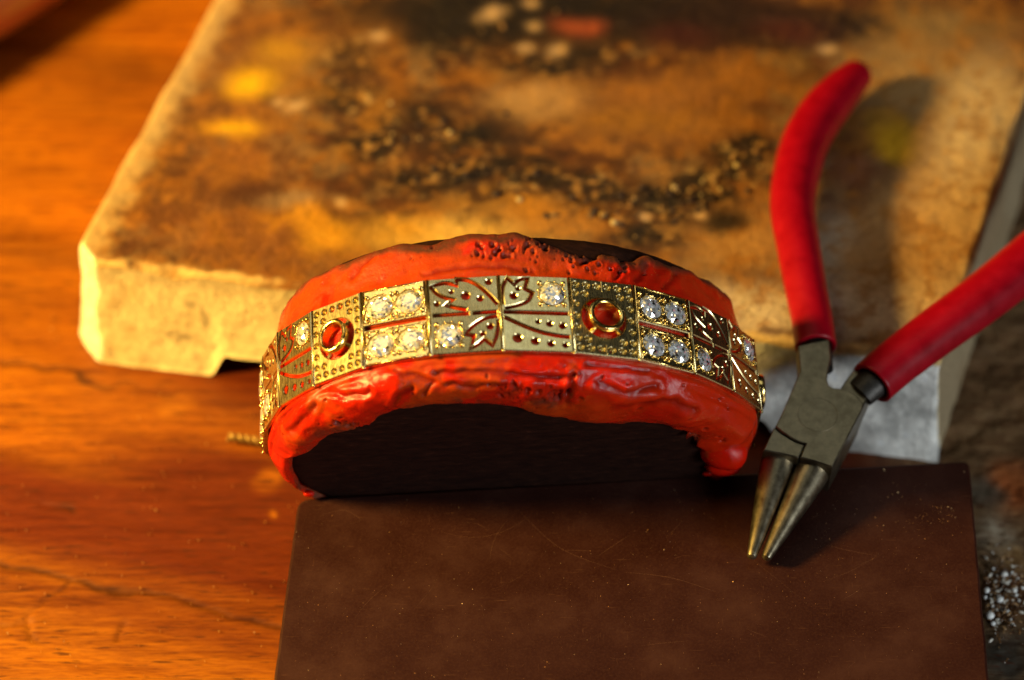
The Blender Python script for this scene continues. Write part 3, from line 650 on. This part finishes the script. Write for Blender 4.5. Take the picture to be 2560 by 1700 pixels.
    Wd = Pf @ R.T + CT; rel = (Wd - CAM) @ C2W; sx = PW / 2 - FPX * rel[:, 0] / rel[:, 2]; sy = PH / 2 + FPX * rel[:, 1] / rel[:, 2]
    vz = (nrm.reshape(-1, 3) @ R.T * (CAM - Wd)).sum(1) > 0
    for cx, cy, s_, m in clus:
        for _ in range(m):
            x, y = cx + rng.normal() * s_, cy + rng.normal() * s_ * .35
            q = np.hypot(sx - x, sy - y) + 1e4 * (~vz) + 1e4 * (seat < .6); i = int(np.argmin(q))
            if q[i] < 12: seeds.append((Pf[i], .14 + .30 * rng.random() ** 2))
    for q in rng.choice(np.where((seat > .7) & vz)[0], 70): seeds.append((Pf[q], .10 + .16 * rng.random()))
    for p, rr in seeds:
        e = np.linalg.norm(Pf - p, axis=1) / rr; w_ = e < 2.2
        dd[w_] += -1.1 * rr * np.exp(-e[w_] ** 2 * 1.2) + .30 * rr * np.exp(-((e[w_] - 1.35) / .3) ** 2); pitm[w_] = np.maximum(pitm[w_], np.exp(-e[w_] ** 2 * 1.6))
    cre = np.zeros(len(Pf)); wsx = sx + 5 * noise(Pf, .9, 51); wsy = sy + 5 * noise(Pf, .9, 52); ok = vz & (seat > .3)
    for line, dep, wd_ in [([(1090, 935), (1200, 928), (1300, 938), (1400, 947), (1432, 938)], .50, 7), ([(1434, 935), (1430, 965), (1418, 1005)], .35, 6), ([(985, 925), (1040, 940), (1085, 960), (1060, 985)], .32, 6), ([(690, 1050), (715, 1020), (755, 998)], .55, 9),
                           ([(830, 985), (880, 992), (925, 978)], .4, 7), ([(985, 1012), (1000, 985), (1032, 972)], .38, 6), ([(1500, 960), (1560, 976), (1640, 966)], .35, 8), ([(1600, 1012), (1680, 1000), (1735, 1020)], .4, 8), ([(1470, 908), (1560, 922), (1620, 925)], .3, 6),
                           ([(1060, 690), (1150, 672), (1250, 668), (1330, 680)], .16, 6), ([(880, 695), (905, 662), (930, 640)], .25, 7), ([(1538, 695), (1556, 672), (1552, 650)], .4, 6), ([(1592, 700), (1612, 668)], .35, 7), ([(1452, 660), (1484, 640)], .55, 8), ([(1660, 715), (1685, 690)], .3, 8),
                           ([(790, 1010), (770, 1040), (730, 1075)], .35, 8), ([(1120, 960), (1190, 968), (1260, 958)], .25, 6)]:
        dl_ = seg_dist(wsx, wsy, line); g1 = np.exp(-(dl_ / wd_) ** 2) * ok; dep *= .72; d += -dep * g1 + .45 * dep * np.exp(-((dl_ - 2.3 * wd_) / (1.2 * wd_)) ** 2) * ok; cre = np.maximum(cre, g1)
    for bx, by, br_, bh_ in [(1480, 1010, 50, .5), (1560, 985, 40, .4), (1330, 970, 32, .35), (1700, 1060, 38, .5), (900, 1020, 45, .35), (1000, 955, 26, .3), (1610, 655, 24, .35), (1660, 695, 22, .3), (1520, 655, 22, .3), (1230, 950, 26, .3), (1640, 1000, 26, .35), (1380, 1000, 26, .3), (740, 1100, 26, .4)]:
        d += bh_ * np.exp(-((wsx - bx) ** 2 + (wsy - by) ** 2) / br_ ** 2) * ok
    d = d * seat * endf + dd * seat
    V = Pf + nrm.reshape(-1, 3) * d[:, None]
    red = np.array([.50, .0115, .0008]); C = red[None] * np.ones((len(V), 3))
    o1 = (sstep(-.08, .10, fbm(Pw, .16, 5, 16)) * (1 - .8 * rt))[:, None]; C = C * (1 - .8 * o1) + np.array([.40, .050, .0012]) * .8 * o1
    dk = sstep(.1, .45, fbm(Pw, .30, 4, 17))[:, None]; C = C * (1 - .55 * dk) + np.array([.42, .014, .004]) * .55 * dk
    # dry, dirty hems
    hz = (1 - sstep(.25, 1.7, (z - np.tile(hem, NV)) + .9 * fbm(Pf, .6, 4, 18))) * (z < -5)
    fz = sstep(len(keys) - 3.4, len(keys) - 1.6, k + 1.6 * fbm(Pf, .45, 4, 19)) * .9
    for px, py, rx, ry, k_ in [(860, 1068, 34, 20, .9), (800, 1090, 28, 22, .7), (770, 1130, 24, 30, .6), (745, 1160, 16, 20, .5), (1180, 1000, 60, 10, .8), (1360, 1000, 40, 16, .9), (1300, 985, 60, 14, .5), (1180, 612, 170, 24, .95), (1060, 600, 60, 10, .8), (1430, 622, 40, 10, .7), (1400, 640, 60, 14, .4), (1000, 1040, 50, 9, .5)]:
        fz = np.maximum(fz, k_ * vz * np.exp(-(((sx - px) / rx) ** 2 + ((sy - py) / ry) ** 2) ** 1.5 * (1 + .8 * noise(Pf, .9, 23))))
    C = C * (1 - .65 * cre[:, None]) + np.array([.16, .004, .001]) * .65 * cre[:, None]  # creases darkened in colour as well, painting in their shade
    dry = np.clip(hz + fz * sstep(-.45, .05, fbm(Pf, .5, 3, 20)), 0, 1)
    C = C * (1 - dry[:, None]) + np.array([.085, .022, .008]) * dry[:, None]
    C = C * (1 - .85 * pitm[:, None]) + np.array([.10, .008, .004]) * .85 * pitm[:, None]
    V = V @ R.T + CT - rl
    F = [(a * n + i, a * n + (i + 1) % n, (a + 1) * n + (i + 1) % n, (a + 1) * n + i) for a in range(NV - 1) for i in range(n)]
    obj('lac_coat', mesh('lac_coat', V, F, WAX, True, colors=np.clip(C, .002, 1), attrs={'dry': np.clip(dry + .55 * o1[:, 0], 0, 1)}), root)
    # blobs of lac run down at both ends
    for px, py, r, sq in [(772, 1234, .5, (1.3, .8, .9)), (1812, 1132, 2.5, (1.15, .8, .95)), (1806, 1166, 1.5, (1.5, .9, .75)), (1770, 1184, .45, (1.5, .7, .7))]:
        p = onplane(px, py, CT + AX * (ZF + .35), AX); V, F = sphere((0, 0, 0), r, 24, 16, sq); V = np.array(V); V *= (1 + .16 * fbm(V + px, .6, 3, px))[:, None]; obj('lac_drip', mesh('lac_drip', V + p - rl, F, WAX, True, colors=np.array([.52, .0075, .001])[None] * np.ones((len(V), 3)), attrs={'dry': np.zeros(len(V))}), root)
stick()

# ------------------------------------------------------------------ bracelet of hinged links
HH = 9.95
WL, WO, WG = 8.3, 7.6, 7.5
TH0, TH1 = -.16, .38
def tv(W, u, v): return (u * W, HH / 2 - v * HH)
def leaf_common_outline(W): return [(.10, -HH / 2), (W - .10, -HH / 2), (W - .10, HH / 2), (.10, HH / 2)]
def soft(pts, W, sub=5): return [tuple(p) for p in catmull([np.array(tv(W, *q)) for q in pts], sub)]
def polypath(segs, W):
    out = []
    for s in segs:
        q = soft(s, W, 4) if len(s) > 2 else [tv(W, *p) for p in s]
        if out and math.hypot(out[-1][0] - q[0][0], out[-1][1] - q[0][1]) < .02: q = q[1:]
        out += q
    return out
def link_mesh(kind):
    W = {'L': WL, 'R': WL, 'O': WO, 'G': WG}[kind]; holes = []; cups = []
    def hole(u, v, r, cup=False):
        r *= 1.0 if cup else 1.18; x, y = tv(W, u, v); holes.append(circle(x, y, r, 18)); 
        if cup: cups.append((x, y, r))
    extra = MB()
    if kind == 'L':
        holes.append(slot(polypath([[(.965, .385), (.86, .26), (.72, .13), (.57, .045), (.42, .025)], [(.42, .025), (.405, .10)], [(.405, .10), (.28, .065), (.16, .07), (.05, .10)],
                                    [(.05, .10), (.12, .19), (.22, .25), (.34, .29)], [(.34, .29), (.25, .355)], [(.25, .355), (.38, .40), (.53, .435)]], W), .40))
        for q in [(.33, .185, .21), (.53, .25, .42), (.73, .30, .30), (.86, .085, .30), (.12, .335, .26)]: hole(*q)
        holes.append(slot([tv(W, .06, .487), tv(W, .56, .487)], .36)); holes.append(slot([tv(W, .62, .487), tv(W, .955, .487)], .36))
        holes.append(slot(polypath([[(.955, .545), (.80, .56), (.66, .62), (.56, .69), (.51, .76)], [(.51, .76), (.61, .785)], [(.61, .785), (.565, .94)], [(.565, .94), (.66, .90), (.75, .835)], [(.75, .835), (.86, .925)],
                                    [(.86, .925), (.93, .80), (.965, .66), (.965, .60)]], W), .38))
        hole(.845, .675, .33); hole(.735, .77, .27)
        holes.append(circle(*tv(W, .27, .755), .95, 26))
    if kind == 'R':
        holes.append(slot(polypath([[(.035, .39), (.03, .26), (.06, .14), (.125, .04)], [(.125, .04), (.215, .115)], [(.215, .115), (.30, .05), (.41, .035)], [(.41, .035), (.365, .175)], [(.365, .175), (.465, .225)],
                                    [(.465, .225), (.40, .33), (.25, .395), (.07, .435)]], W), .38))
        hole(.195, .275, .36); hole(.265, .175, .22)
        holes.append(circle(*tv(W, .745, .235), .95, 26))
        holes.append(slot([tv(W, .045, .490), tv(W, .955, .490)], .42))
        holes.append(slot(polypath([[(.04, .56), (.17, .615), (.36, .69), (.58, .755), (.80, .79), (.95, .80)]], W), .40))
        for q in [(.515, .61, .22), (.68, .635, .30), (.86, .655, .32), (.21, .835, .46), (.455, .87, .38), (.675, .895, .33), (.88, .91, .27)]: hole(*q)
    if kind == 'O':
        holes.append(circle(*tv(W, .50, .50), 2.62, 44))
        for k in range(6): hole(.095 + .162 * k, .085 + .0 * k, .36, True); hole(.095 + .162 * k, .915, .36, True)
        for v in (.205, .345, .50, .65, .795): hole(.075, v, .33, True); hole(.925, v, .33, True)
        for u, v in [(.225, .20), (.775, .20), (.225, .80), (.775, .80)]: hole(u, v, .35, True)
    if kind == 'G':
        holes.append(slot([tv(W, .04, .50), tv(W, .96, .50)], .55))
        for u in (.28, .73):
            for v in (.25, .755): holes.append(circle(*tv(W, u, v), .95, 26))
    mb = prism(leaf_common_outline(W), holes, TH0, TH1, .11)
    for (x, y, r) in cups:      # burnished dimples
        n = 18; V = []; F = []
        rings = [(1.0, TH1 - .10), (.92, .10), (.7, -.08), (.4, -.2), (.06, -.24)]
        for k, z in rings: V += [(px, py, z) for px, py in circle(x, y, r * k * 1.01, n)]
        for a in range(len(rings) - 1): F += [(a * n + i, (a + 1) * n + i, (a + 1) * n + (i + 1) % n, a * n + (i + 1) % n) for i in range(n)]
        F.append(tuple((len(rings) - 1) * n + i for i in range(n))); mb.add(V, F)
    if kind == 'O':             # short division ticks
        for v0, v1 in ((.012, .145), (.86, .985)):
            (x, y1), (_, y0) = tv(W, .50, v0), tv(W, .50, v1)
            mb.add(*tube([(x, y0, TH1), (x, y1, TH1)], [.07, .07], 8, True, 1, (0, 0, 1)))
        for a in (.9, 2.5, 4.0, 5.6):     # bridges that carry the collar
            c, s = math.cos(a), math.sin(a); x, y = tv(W, .5, .5)
            mb.add(*tube([(x + 1.5 * c, y + 1.5 * s, -.05), (x + 2.8 * c, y + 2.8 * s, -.05)], [.3, .3], 8))
    return mb
def smooth_angle(m, deg=35):
    m.polygons.foreach_set('use_smooth', [True] * len(m.polygons))
    import bmesh
    b = bmesh.new(); b.from_mesh(m); lim = math.radians(deg)
    bmesh.ops.remove_doubles(b, verts=b.verts, dist=1e-6)
    for e in b.edges:
        if len(e.link_faces) == 2 and e.calc_face_angle(0) > lim: e.smooth = False
        if len(e.link_faces) != 2: e.smooth = False
    b.to_mesh(m); b.free(); m.update()
LM = {}
for kd in 'LROG':
    q = link_mesh(kd); LM[kd] = mesh('link', q.v, q.f, GOLD); smooth_angle(LM[kd])
def gem_mesh():
    rg = 1.60; V = []; F = []
    tb = circle(0, 0, rg * .55, 8, math.pi / 8); st = circle(0, 0, rg * .80, 8, 0); gd = circle(0, 0, rg, 16, 0)
    V = [(x, y, .52) for x, y in tb] + [(x, y, .36) for x, y in st] + [(x, y, .05) for x, y in gd] + [(x, y, -.02) for x, y in gd] + [(0, 0, -.9)]
    F.append(tuple(range(8)))
    for k in range(8):
        a, b = k, (k + 7) % 8      # star facets
        F.append((b, 8 + k, a)); g0 = 16 + 2 * k
        F.append((8 + k, 16 + (2 * k + 15) % 16, g0)); F.append((8 + k, g0, 16 + 2 * k + 1))
        F.append((a, 8 + k, 16 + 2 * k + 1, 8 + (k + 1) % 8))
    for k in range(16):
        F.append((16 + k, 32 + k, 32 + (k + 1) % 16, 16 + (k + 1) % 16)); F.append((32 + k, 48, 32 + (k + 1) % 16))
    return mesh('gem', V, F, GEM)
GM = gem_mesh()
def beading_mesh(W, spots, box):
    """gold grains raised round the stones, and the bright-cut frame"""
    mb = MB()
    for (x, y) in spots:
        for k in range(4):
            a = math.pi / 4 + k * math.pi / 2; mb.add(*sphere((x + 1.98 * math.cos(a), y + 1.98 * math.sin(a), TH1 + .08), .30, 10, 7))
        for k in range(12):
            a = math.pi / 12 + k * math.pi / 6
            if abs(math.sin(2 * a)) > .8: continue
            mb.add(*sphere((x + 1.66 * math.cos(a), y + 1.66 * math.sin(a), TH1 + .02), .13 + .06 * rng.random(), 8, 6))
        V, F = tube([(x + 1.58 * math.cos(t), y + 1.58 * math.sin(t), TH1) for t in np.linspace(0, 2 * math.pi, 25)], [.10] * 25, 6, False); mb.add(V, F)
    for (x0, y0, x1, y1) in box:
        P = [(x0, y0), (x1, y0), (x1, y1), (x0, y1), (x0, y0)]
        for p, q in zip(P[:-1], P[1:]): mb.add(*tube([(p[0], p[1], TH1), (q[0], q[1], TH1)], [.10, .10], 6))
        for k in range(26): mb.add(*sphere((rng.uniform(x0 + .2, x1 - .2), rng.choice([y0, y1]) + rng.uniform(-.12, .12), TH1), .10 + .05 * rng.random(), 6, 4))
    return mesh('beading', mb.v, mb.f, BGOLD, True)
def collar_mesh():
    n = 44; V = []; F = []
    rings = [(1.36, -.5), (1.36, .35), (1.48, .55), (1.50, 1.02), (1.56, 1.12), (1.94, 1.17), (2.06, 1.10), (2.12, .9), (2.10, .5), (2.0, .2), (2.0, -.3)]
    for r, z in rings: V += [(x, y, z) for x, y in circle(0, 0, r, n)]
    for a in range(len(rings) - 1): F += [(a * n + i, a * n + (i + 1) % n, (a + 1) * n + (i + 1) % n, (a + 1) * n + i) for i in range(n)]
    m = mesh('collar', V, F, BGOLD, True); return m
CM = collar_mesh(); CM.transform(Matrix.Diagonal((1, 1, 1.3, 1)))
def hinge_mesh():
    mb = MB(); mb.add(*tube([(0, -HH / 2 + .05, .30), (0, HH / 2 - .05, .30)], [.135, .135], 12, True, 1, (0, 0, 1))); mb.add(*sphere((0, -HH / 2 - .02, .30), .22, 12, 8)); mb.add(*sphere((0, .0, .33), .17, 10, 6))
    return mesh('hinge_pin', mb.v, mb.f, GOLD, True)
HM = hinge_mesh()
SPOT = {'L': [tv(WL, .27, .755)], 'R': [tv(WL, .745, .235)], 'O': [], 'G': [tv(WG, u, v) for v in (.25, .755) for u in (.28, .73)]}
BM_ = {'L': beading_mesh(WL, SPOT['L'], []), 'R': beading_mesh(WL, SPOT['R'], []),
       'G': beading_mesh(WG, SPOT['G'], [(.30, .62, WG - .30, HH / 2 - .18), (.30, -HH / 2 + .18, WG - .30, -.62)])}
def bracelet():
    base = np.array([CT[0], CT[1], 0.0]); root = empty('bracelet', base)
    tag(root, 'gold link bracelet with round white stones and leaf cut-outs, wrapped round the red lac', 'bracelet')
    pts = [np.array(p) for p in J]
    a1 = math.atan2(pts[-1][1], pts[-1][0]); a0 = math.atan2(pts[0][1], pts[0][0])
    if a0 > 0: a0 -= 2 * math.pi
    th = np.linspace(a1, a0, 400); rr = rad(th); cx, cy = rr * np.cos(th), rr * np.sin(th)
    Ls = np.concatenate([[0], np.cumsum(np.hypot(np.diff(cx), np.diff(cy)))])
    for k in range(1, 9): pts.append(np.array([np.interp(Ls[-1] * k / 9, Ls, cx), np.interp(Ls[-1] * k / 9, Ls, cy)]))
    seq = 'GLROGLROGLROGLROGLRO'; Wd = {'L': WL, 'R': WL, 'O': WO, 'G': WG}
    for i, kd in enumerate(seq):
        a, b = pts[i], pts[(i + 1) % len(pts)]; e = b - a; ln = np.linalg.norm(e); e = e / ln; nr = np.array([-e[1], e[0]])
        if nr @ (a + b) < 0: nr = -nr
        ex = R @ np.array([e[0], e[1], 0]); ez = R @ np.array([nr[0], nr[1], 0]); ey = -AX
        o3 = R @ np.array([a[0], a[1], 0]) + CT - base
        jt = random.uniform(-.012, .012); M = mat4(ex, ey, ez, o3) @ Matrix.Rotation(jt, 4, 'X') @ Matrix.Diagonal((ln / Wd[kd], 1, 1, 1))
        lk = obj('link', LM[kd], root, M)
        for (x, y) in SPOT[kd]:
            obj('gem', GM, lk, Matrix.Translation((x * MM, y * MM, .22 * MM)) @ Matrix.Rotation(random.uniform(0, 6.28), 4, 'Z') @ Matrix.Rotation(random.uniform(-.06, .06), 4, 'X'))
        if kd in BM_: obj('beading', BM_[kd], lk)
        if kd == 'O': obj('collar', CM, lk, Matrix.Translation((WO / 2 * MM, 0, 0)))
        obj('hinge_pin', HM, lk, Matrix.Identity(4))
bracelet()

# ------------------------------------------------------------------ round-nose pliers
def pliers():
    tip = onz(1905, 1395, 14.2); base = np.array([tip[0], tip[1], 12.0]); root = empty('round_nose_pliers', base)
    tag(root, 'steel round-nose pliers with open red vinyl grips, tips resting on the slate block', 'pliers')
    sl = .187; ex = np.array([1., 0, 0]); ey = np.array([0, 1, sl]) / math.hypot(1, sl); ez = np.cross(ex, ey)
    def L(px, py, h=0.):
        p = onplane(px, py, tip + ez * h, ez) - tip; return np.array([p @ ex, p @ ey])
    z6 = lambda x, y: (1850 + x * .3188, 800 + y * .3188)
    T = 2.9
    PA = [L(*z6(*q), T) for q in [(278, 832), (330, 730), (470, 400), (462, 300), (455, 200), (700, 150), (712, 300), (690, 400), (684, 470), (695, 510), (735, 530), (780, 533), (850, 552), (905, 585), (945, 625), (967, 660), (962, 695), (722, 1152), (590, 1108), (474, 1076), (492, 1025), (517, 970), (455, 952), (395, 920), (335, 880), (300, 850)]]
    PB = [L(*z6(*q), T) for q in [(270, 838), (182, 1020), (320, 1045), (456, 1078), (480, 1030), (505, 977), (448, 962), (388, 930), (325, 890), (290, 862)]]
    PC = [L(*z6(*q), T - .9) for q in [(770, 560), (850, 440), (905, 372), (960, 330), (1090, 400), (1048, 490), (1000, 600), (960, 700), (860, 640)]]
    PD = [L(*z6(*q), T) for q in [(290, 850), (456, 1078 - 6), (722, 1146), (960, 695), (955, 660), (780, 545), (690, 520), (480, 420)]]
    M = mat4(ex, ey, ez, tip - base)
    def tp(P): return [tuple(p) for p in P]
    def cone(bpx, tpx, r0, r1, b_h=0., nose=None):
        b = L(*bpx, 0); t = L(*tpx, 0); n = 26; P = []; Rr = []
        for k in range(n):
            f = k / (n - 1); P.append(np.array([*(b + (t - b) * f), b_h * (1 - f) - .6 * f])); Rr.append(r0 + (r1 - r0) * f ** 1.12)
        d = (t - b) / np.linalg.norm(t - b)
        for q, s in ((.35, .9), (.6, .6), (.75, .15)): P.append(np.array([*(t + d * r1 * q), -.6])); Rr.append(r1 * s)
        V, F = tube(P, Rr, 36, True); return V, F
    a = prism(tp(PA), [], -.02, T, .14); a.add(*cone((2036, 1166), (1918, 1385), 2.28, .62))
    V = prism(tp(PD), [], -T, -.05, .1); 
    ma = mesh('jaw_half', a.v, a.f, STEEL); smooth_angle(ma, 25)
    jaw_a = obj('jaw_half', ma, root, M)
    b = prism(tp(PB), [], -T, T - .02, .14); b.add(*cone((1948, 1150), (1881, 1382), 2.22, .60))
    c = prism(tp(PC), [], -T, T - .9, .2); b.add(c.v, c.f); b.add(V.v, V.f)
    mb_ = mesh('jaw_half', b.v, b.f, STEEL); smooth_angle(mb_, 25); obj('jaw_half', mb_, root, M)
    # rivet: faint raised disc
    cxy = L(*z6(610, 740), T); m = MB(); n = 40; rr = [(2.5, T + .0), (2.48, T + .03), (2.38, T + .03), (2.34, T + .008), (0.01, T + .008)]
    V = []; F = []
    for r_, z_ in rr: V += [(x, y, z_) for x, y in circle(cxy[0], cxy[1], r_, n)]
    for q in range(4): F += [(q * n + i, q * n + (i + 1) % n, (q + 1) * n + (i + 1) % n, (q + 1) * n + i) for i in range(n)]
    rv = mesh('rivet', V, F, STEEL, False); obj('rivet', rv, jaw_a)
    # tangs that run up into the grips
    def W(px, py, z): return onz(px, py, z) - base
    def tang(P, r): 
        V, F = tube(P, r, 20, True, .8); m = mesh('tang', V, F, SOOT, True); smooth_angle(m, 40); obj('tang', m, root)
    # grips
    def grip(pts, name='grip'):
        P = catmull([W(x, y, z) for x, y, z, _ in pts], 14); rs = [r for *_, r in pts]; rr = [float(x) for x in catmull([np.array([r]) for r in rs], 14)]
        n = len(P); lip = []; Pl = []
        t0 = P[0] - P[1]; t0 = t0 / np.linalg.norm(t0)
        Q = [P[0] - t0 * 3.0, P[0] - t0 * .3, P[0] + t0 * .05, P[0] + t0 * .10, P[0] - t0 * .02] ; q = [rr[0] - .75, rr[0] - .75, rr[0] - .55, rr[0] - .22, rr[0] + .0]
        t1 = P[-1] - P[-2]; t1 = t1 / np.linalg.norm(t1); E = []; e = []
        for k in range(1, 7):
            a_ = k / 6 * math.pi / 2; E.append(P[-1] + t1 * rr[-1] * math.sin(a_)); e.append(max(rr[-1] * math.cos(a_), .02))
        # lip part of the path turns back on itself, so build its rings with the same frame
        V = []; F = []; ns = 40
        def ringf(c, t, r_):
            s = np.cross([0, 0, 1.], t); s /= np.linalg.norm(s); u = np.cross(t, s)
            return [c + s * r_ * math.cos(2 * math.pi * k / ns) + u * r_ * .92 * math.sin(2 * math.pi * k / ns) for k in range(ns)]
        rings = [(c, -t0, r_) for c, r_ in zip(Q, q)]
        for i in range(1, n):
            t = P[min(i + 1, n - 1)] - P[i - 1]; rings.append((P[i], t / np.linalg.norm(t), rr[i]))
        rings += [(c, t1, r_) for c, r_ in zip(E, e)]
        for c, t, r_ in rings: V += ringf(c, t, r_)
        for i in range(len(rings) - 1): F += [(i * ns + k, i * ns + (k + 1) % ns, (i + 1) * ns + (k + 1) % ns, (i + 1) * ns + k) for k in range(ns)]
        o = obj(name, mesh(name, V, F, GRIP, True), root); return o
    grip([(2040, 868, 20.6, 2.62), (2030, 800, 20.9, 2.62), (2018, 740, 21.2, 2.66), (1998, 631, 21.6, 2.80), (1981, 517, 21.8, 2.95), (1992, 428, 21.8, 3.12), (2018, 344, 21.6, 3.22), (2058, 278, 21.4, 3.2), (2102, 226, 21.2, 2.9), (2136, 192, 21.0, 2.4)])
    grip([(2180, 958, 20.4, 3.0), (2235, 910, 20.8, 3.05), (2330, 838, 21.3, 3.15), (2450, 750, 21.8, 3.3), (2570, 655, 22.0, 3.45), (2700, 545, 22.0, 3.6), (2790, 440, 21.8, 3.5), (2830, 350, 21.4, 3.1)])
    tang([W(2046, 925, 20.0), W(2042, 895, 20.3), W(2040, 868, 20.6), W(2034, 820, 20.8)], [1.9, 1.95, 1.85, 1.8])
    tang([W(2150, 985, 19.6), W(2166, 970, 20.0), W(2185, 955, 20.4), W(2230, 915, 20.8)], [2.0, 2.1, 2.1, 2.0])
pliers()

# ------------------------------------------------------------------ small surroundings
def wire():
    p0 = onz(572, 1092, 1.0); p1 = onz(760, 1155, 1.0); base = np.array([p0[0], p0[1], 0]); mb = MB(); n = 150
    d = (p1 - p0); L = np.linalg.norm(d); d /= L; s = np.cross([0, 0, 1.], d)
    for ph in (0, math.pi):
        P = []
        for k in range(n):
            t = k / (n - 1); a = ph + t * L / 2.0 * 2 * math.pi; P.append(p0 + d * L * t + s * .30 * math.cos(a) + np.array([0, 0, 1.]) * .30 * math.sin(a) + s * 1.2 * math.sin(t * 2.4) - base)
        mb.add(*tube(P, [.34] * n, 10))
    tag(obj('twisted_wire', mesh('twisted_wire', mb.v, mb.f, m_plain('brass_wire', (.42, .24, .06), .45, .5), True), matrix=Matrix.Translation(Vector(base) * MM)),
        'short twisted brass wire on the bench, poking out left of the bracelet', 'wire')
wire()
def handle_corner():
    a = onz(-30, 165, 0); b = onz(250, -20, 0); d = b - a; d /= np.linalg.norm(d); n = np.array([-d[1], d[0], 0.]); r = 9.0
    c0 = a + n * r * .8 - d * 60 + np.array([0, 0, r]); base = np.array([c0[0], c0[1], 0]); N = 60; P = []; Rr = []
    for k in range(N):
        t = k / (N - 1); P.append(c0 + d * 170 * t - base); x = t * 170
        Rr.append(r * (1 - .05 * math.exp(-((x - 108) / 3) ** 2) + .02 * math.sin(x * .1)))
    V, F = tube(P, Rr, 40)
    t = NT('dark_lacquered_wood'); g = t.noise(t.co((60, 60, 700), (0, .4, .5)), 1, 4)
    m = t.set(Base_Color=t.ramp(g, [(.3, (.18, .026, .006)), (.5, (.34, .07, .012)), (.62, (.30, .16, .02))]), Roughness=.38)
    tag(obj('tool_handle', mesh('tool_handle', V, F, m, True), matrix=Matrix.Translation(Vector(base) * MM)), 'dark reddish wooden tool handle lying on the bench at the far left corner', 'tool handle')
handle_corner()
def granules():
    V, F = sphere((0, 0, 0), 1, 14, 10); m = mesh('white_granule', V, F, m_plain('white_frit', (.85, .86, .84), .35, 0, sc=.6), True)
    spots = [(2511, 1437, .42), (2500, 1500, .46), (2497, 1492, .30), (2536, 1476, .36), (2541, 1486, .22), (2467, 1476, .40), (2464, 1492, .26), (2475, 1540, .52), (2519, 1530, .33), (2556, 1470, .30), (2483, 1558, .30), (2531, 1560, .24), (2530, 1430, .22),
             (2484, 1420, .2), (2521, 1452, .18), (2548, 1500, .2), (2528, 1548, .18), (2504, 1525, .16), (2482, 1512, .22), (2545, 1445, .2)]
    for i, (x, y, r) in enumerate(spots):
        p = onz(x, y, .6); o = obj('white_granule', m, None, Matrix.Translation(Vector((p[0], p[1], .3 + r * .8)) * MM) @ Matrix.Diagonal((r * random.uniform(.9, 1.15), r, r * .9, 1)))
        lab = {7: 'largest round white granule, low in the crust and nearest the slate block', 1: 'large round white granule in the middle of the crust, touching a smaller one',
               0: 'large round white granule at the top of the crust, farthest back', 5: 'large white granule beside the slate edge, in the upper part of the crust'}.get(i, 'small white granule among the crumbs beside the slate block\'s right edge')
        tag(o, lab, 'granule', 'white granules beside the slate block')
    mb = MB(); cols = []
    for k in range(420):
        x, y = 2510 + rng.normal() * 32, 1490 + rng.normal() * 55
        if x < 2452 + (y - 1400) * .09: continue
        p = onz(x, y, .5); r = .10 + .22 * rng.random() ** 2; V, F = sphere((0, 0, 0), r, 6, 4, (1.6, .7, .7)); a = rng.random() * 6.28; V = np.array(V)
        V = np.stack([V[:, 0] * math.cos(a) - V[:, 1] * math.sin(a), V[:, 0] * math.sin(a) + V[:, 1] * math.cos(a), V[:, 2]], 1) + np.array([p[0], p[1], .35 + .4 * rng.random()])
        mb.add(V, F); cols += [random.choice([(.16, .07, .02), (.08, .035, .012), (.30, .17, .07), (.6, .56, .48)])] * len(V)
    tag(obj('brown_crust', mesh('brown_crust', mb.v, mb.f, m_tint('crust', .25, .2, 3, .6, .2), True, colors=np.array(cols))), 'brown gritty crust of swarf and flux along the slate block\'s right edge', 'crust', kind='stuff')
granules()
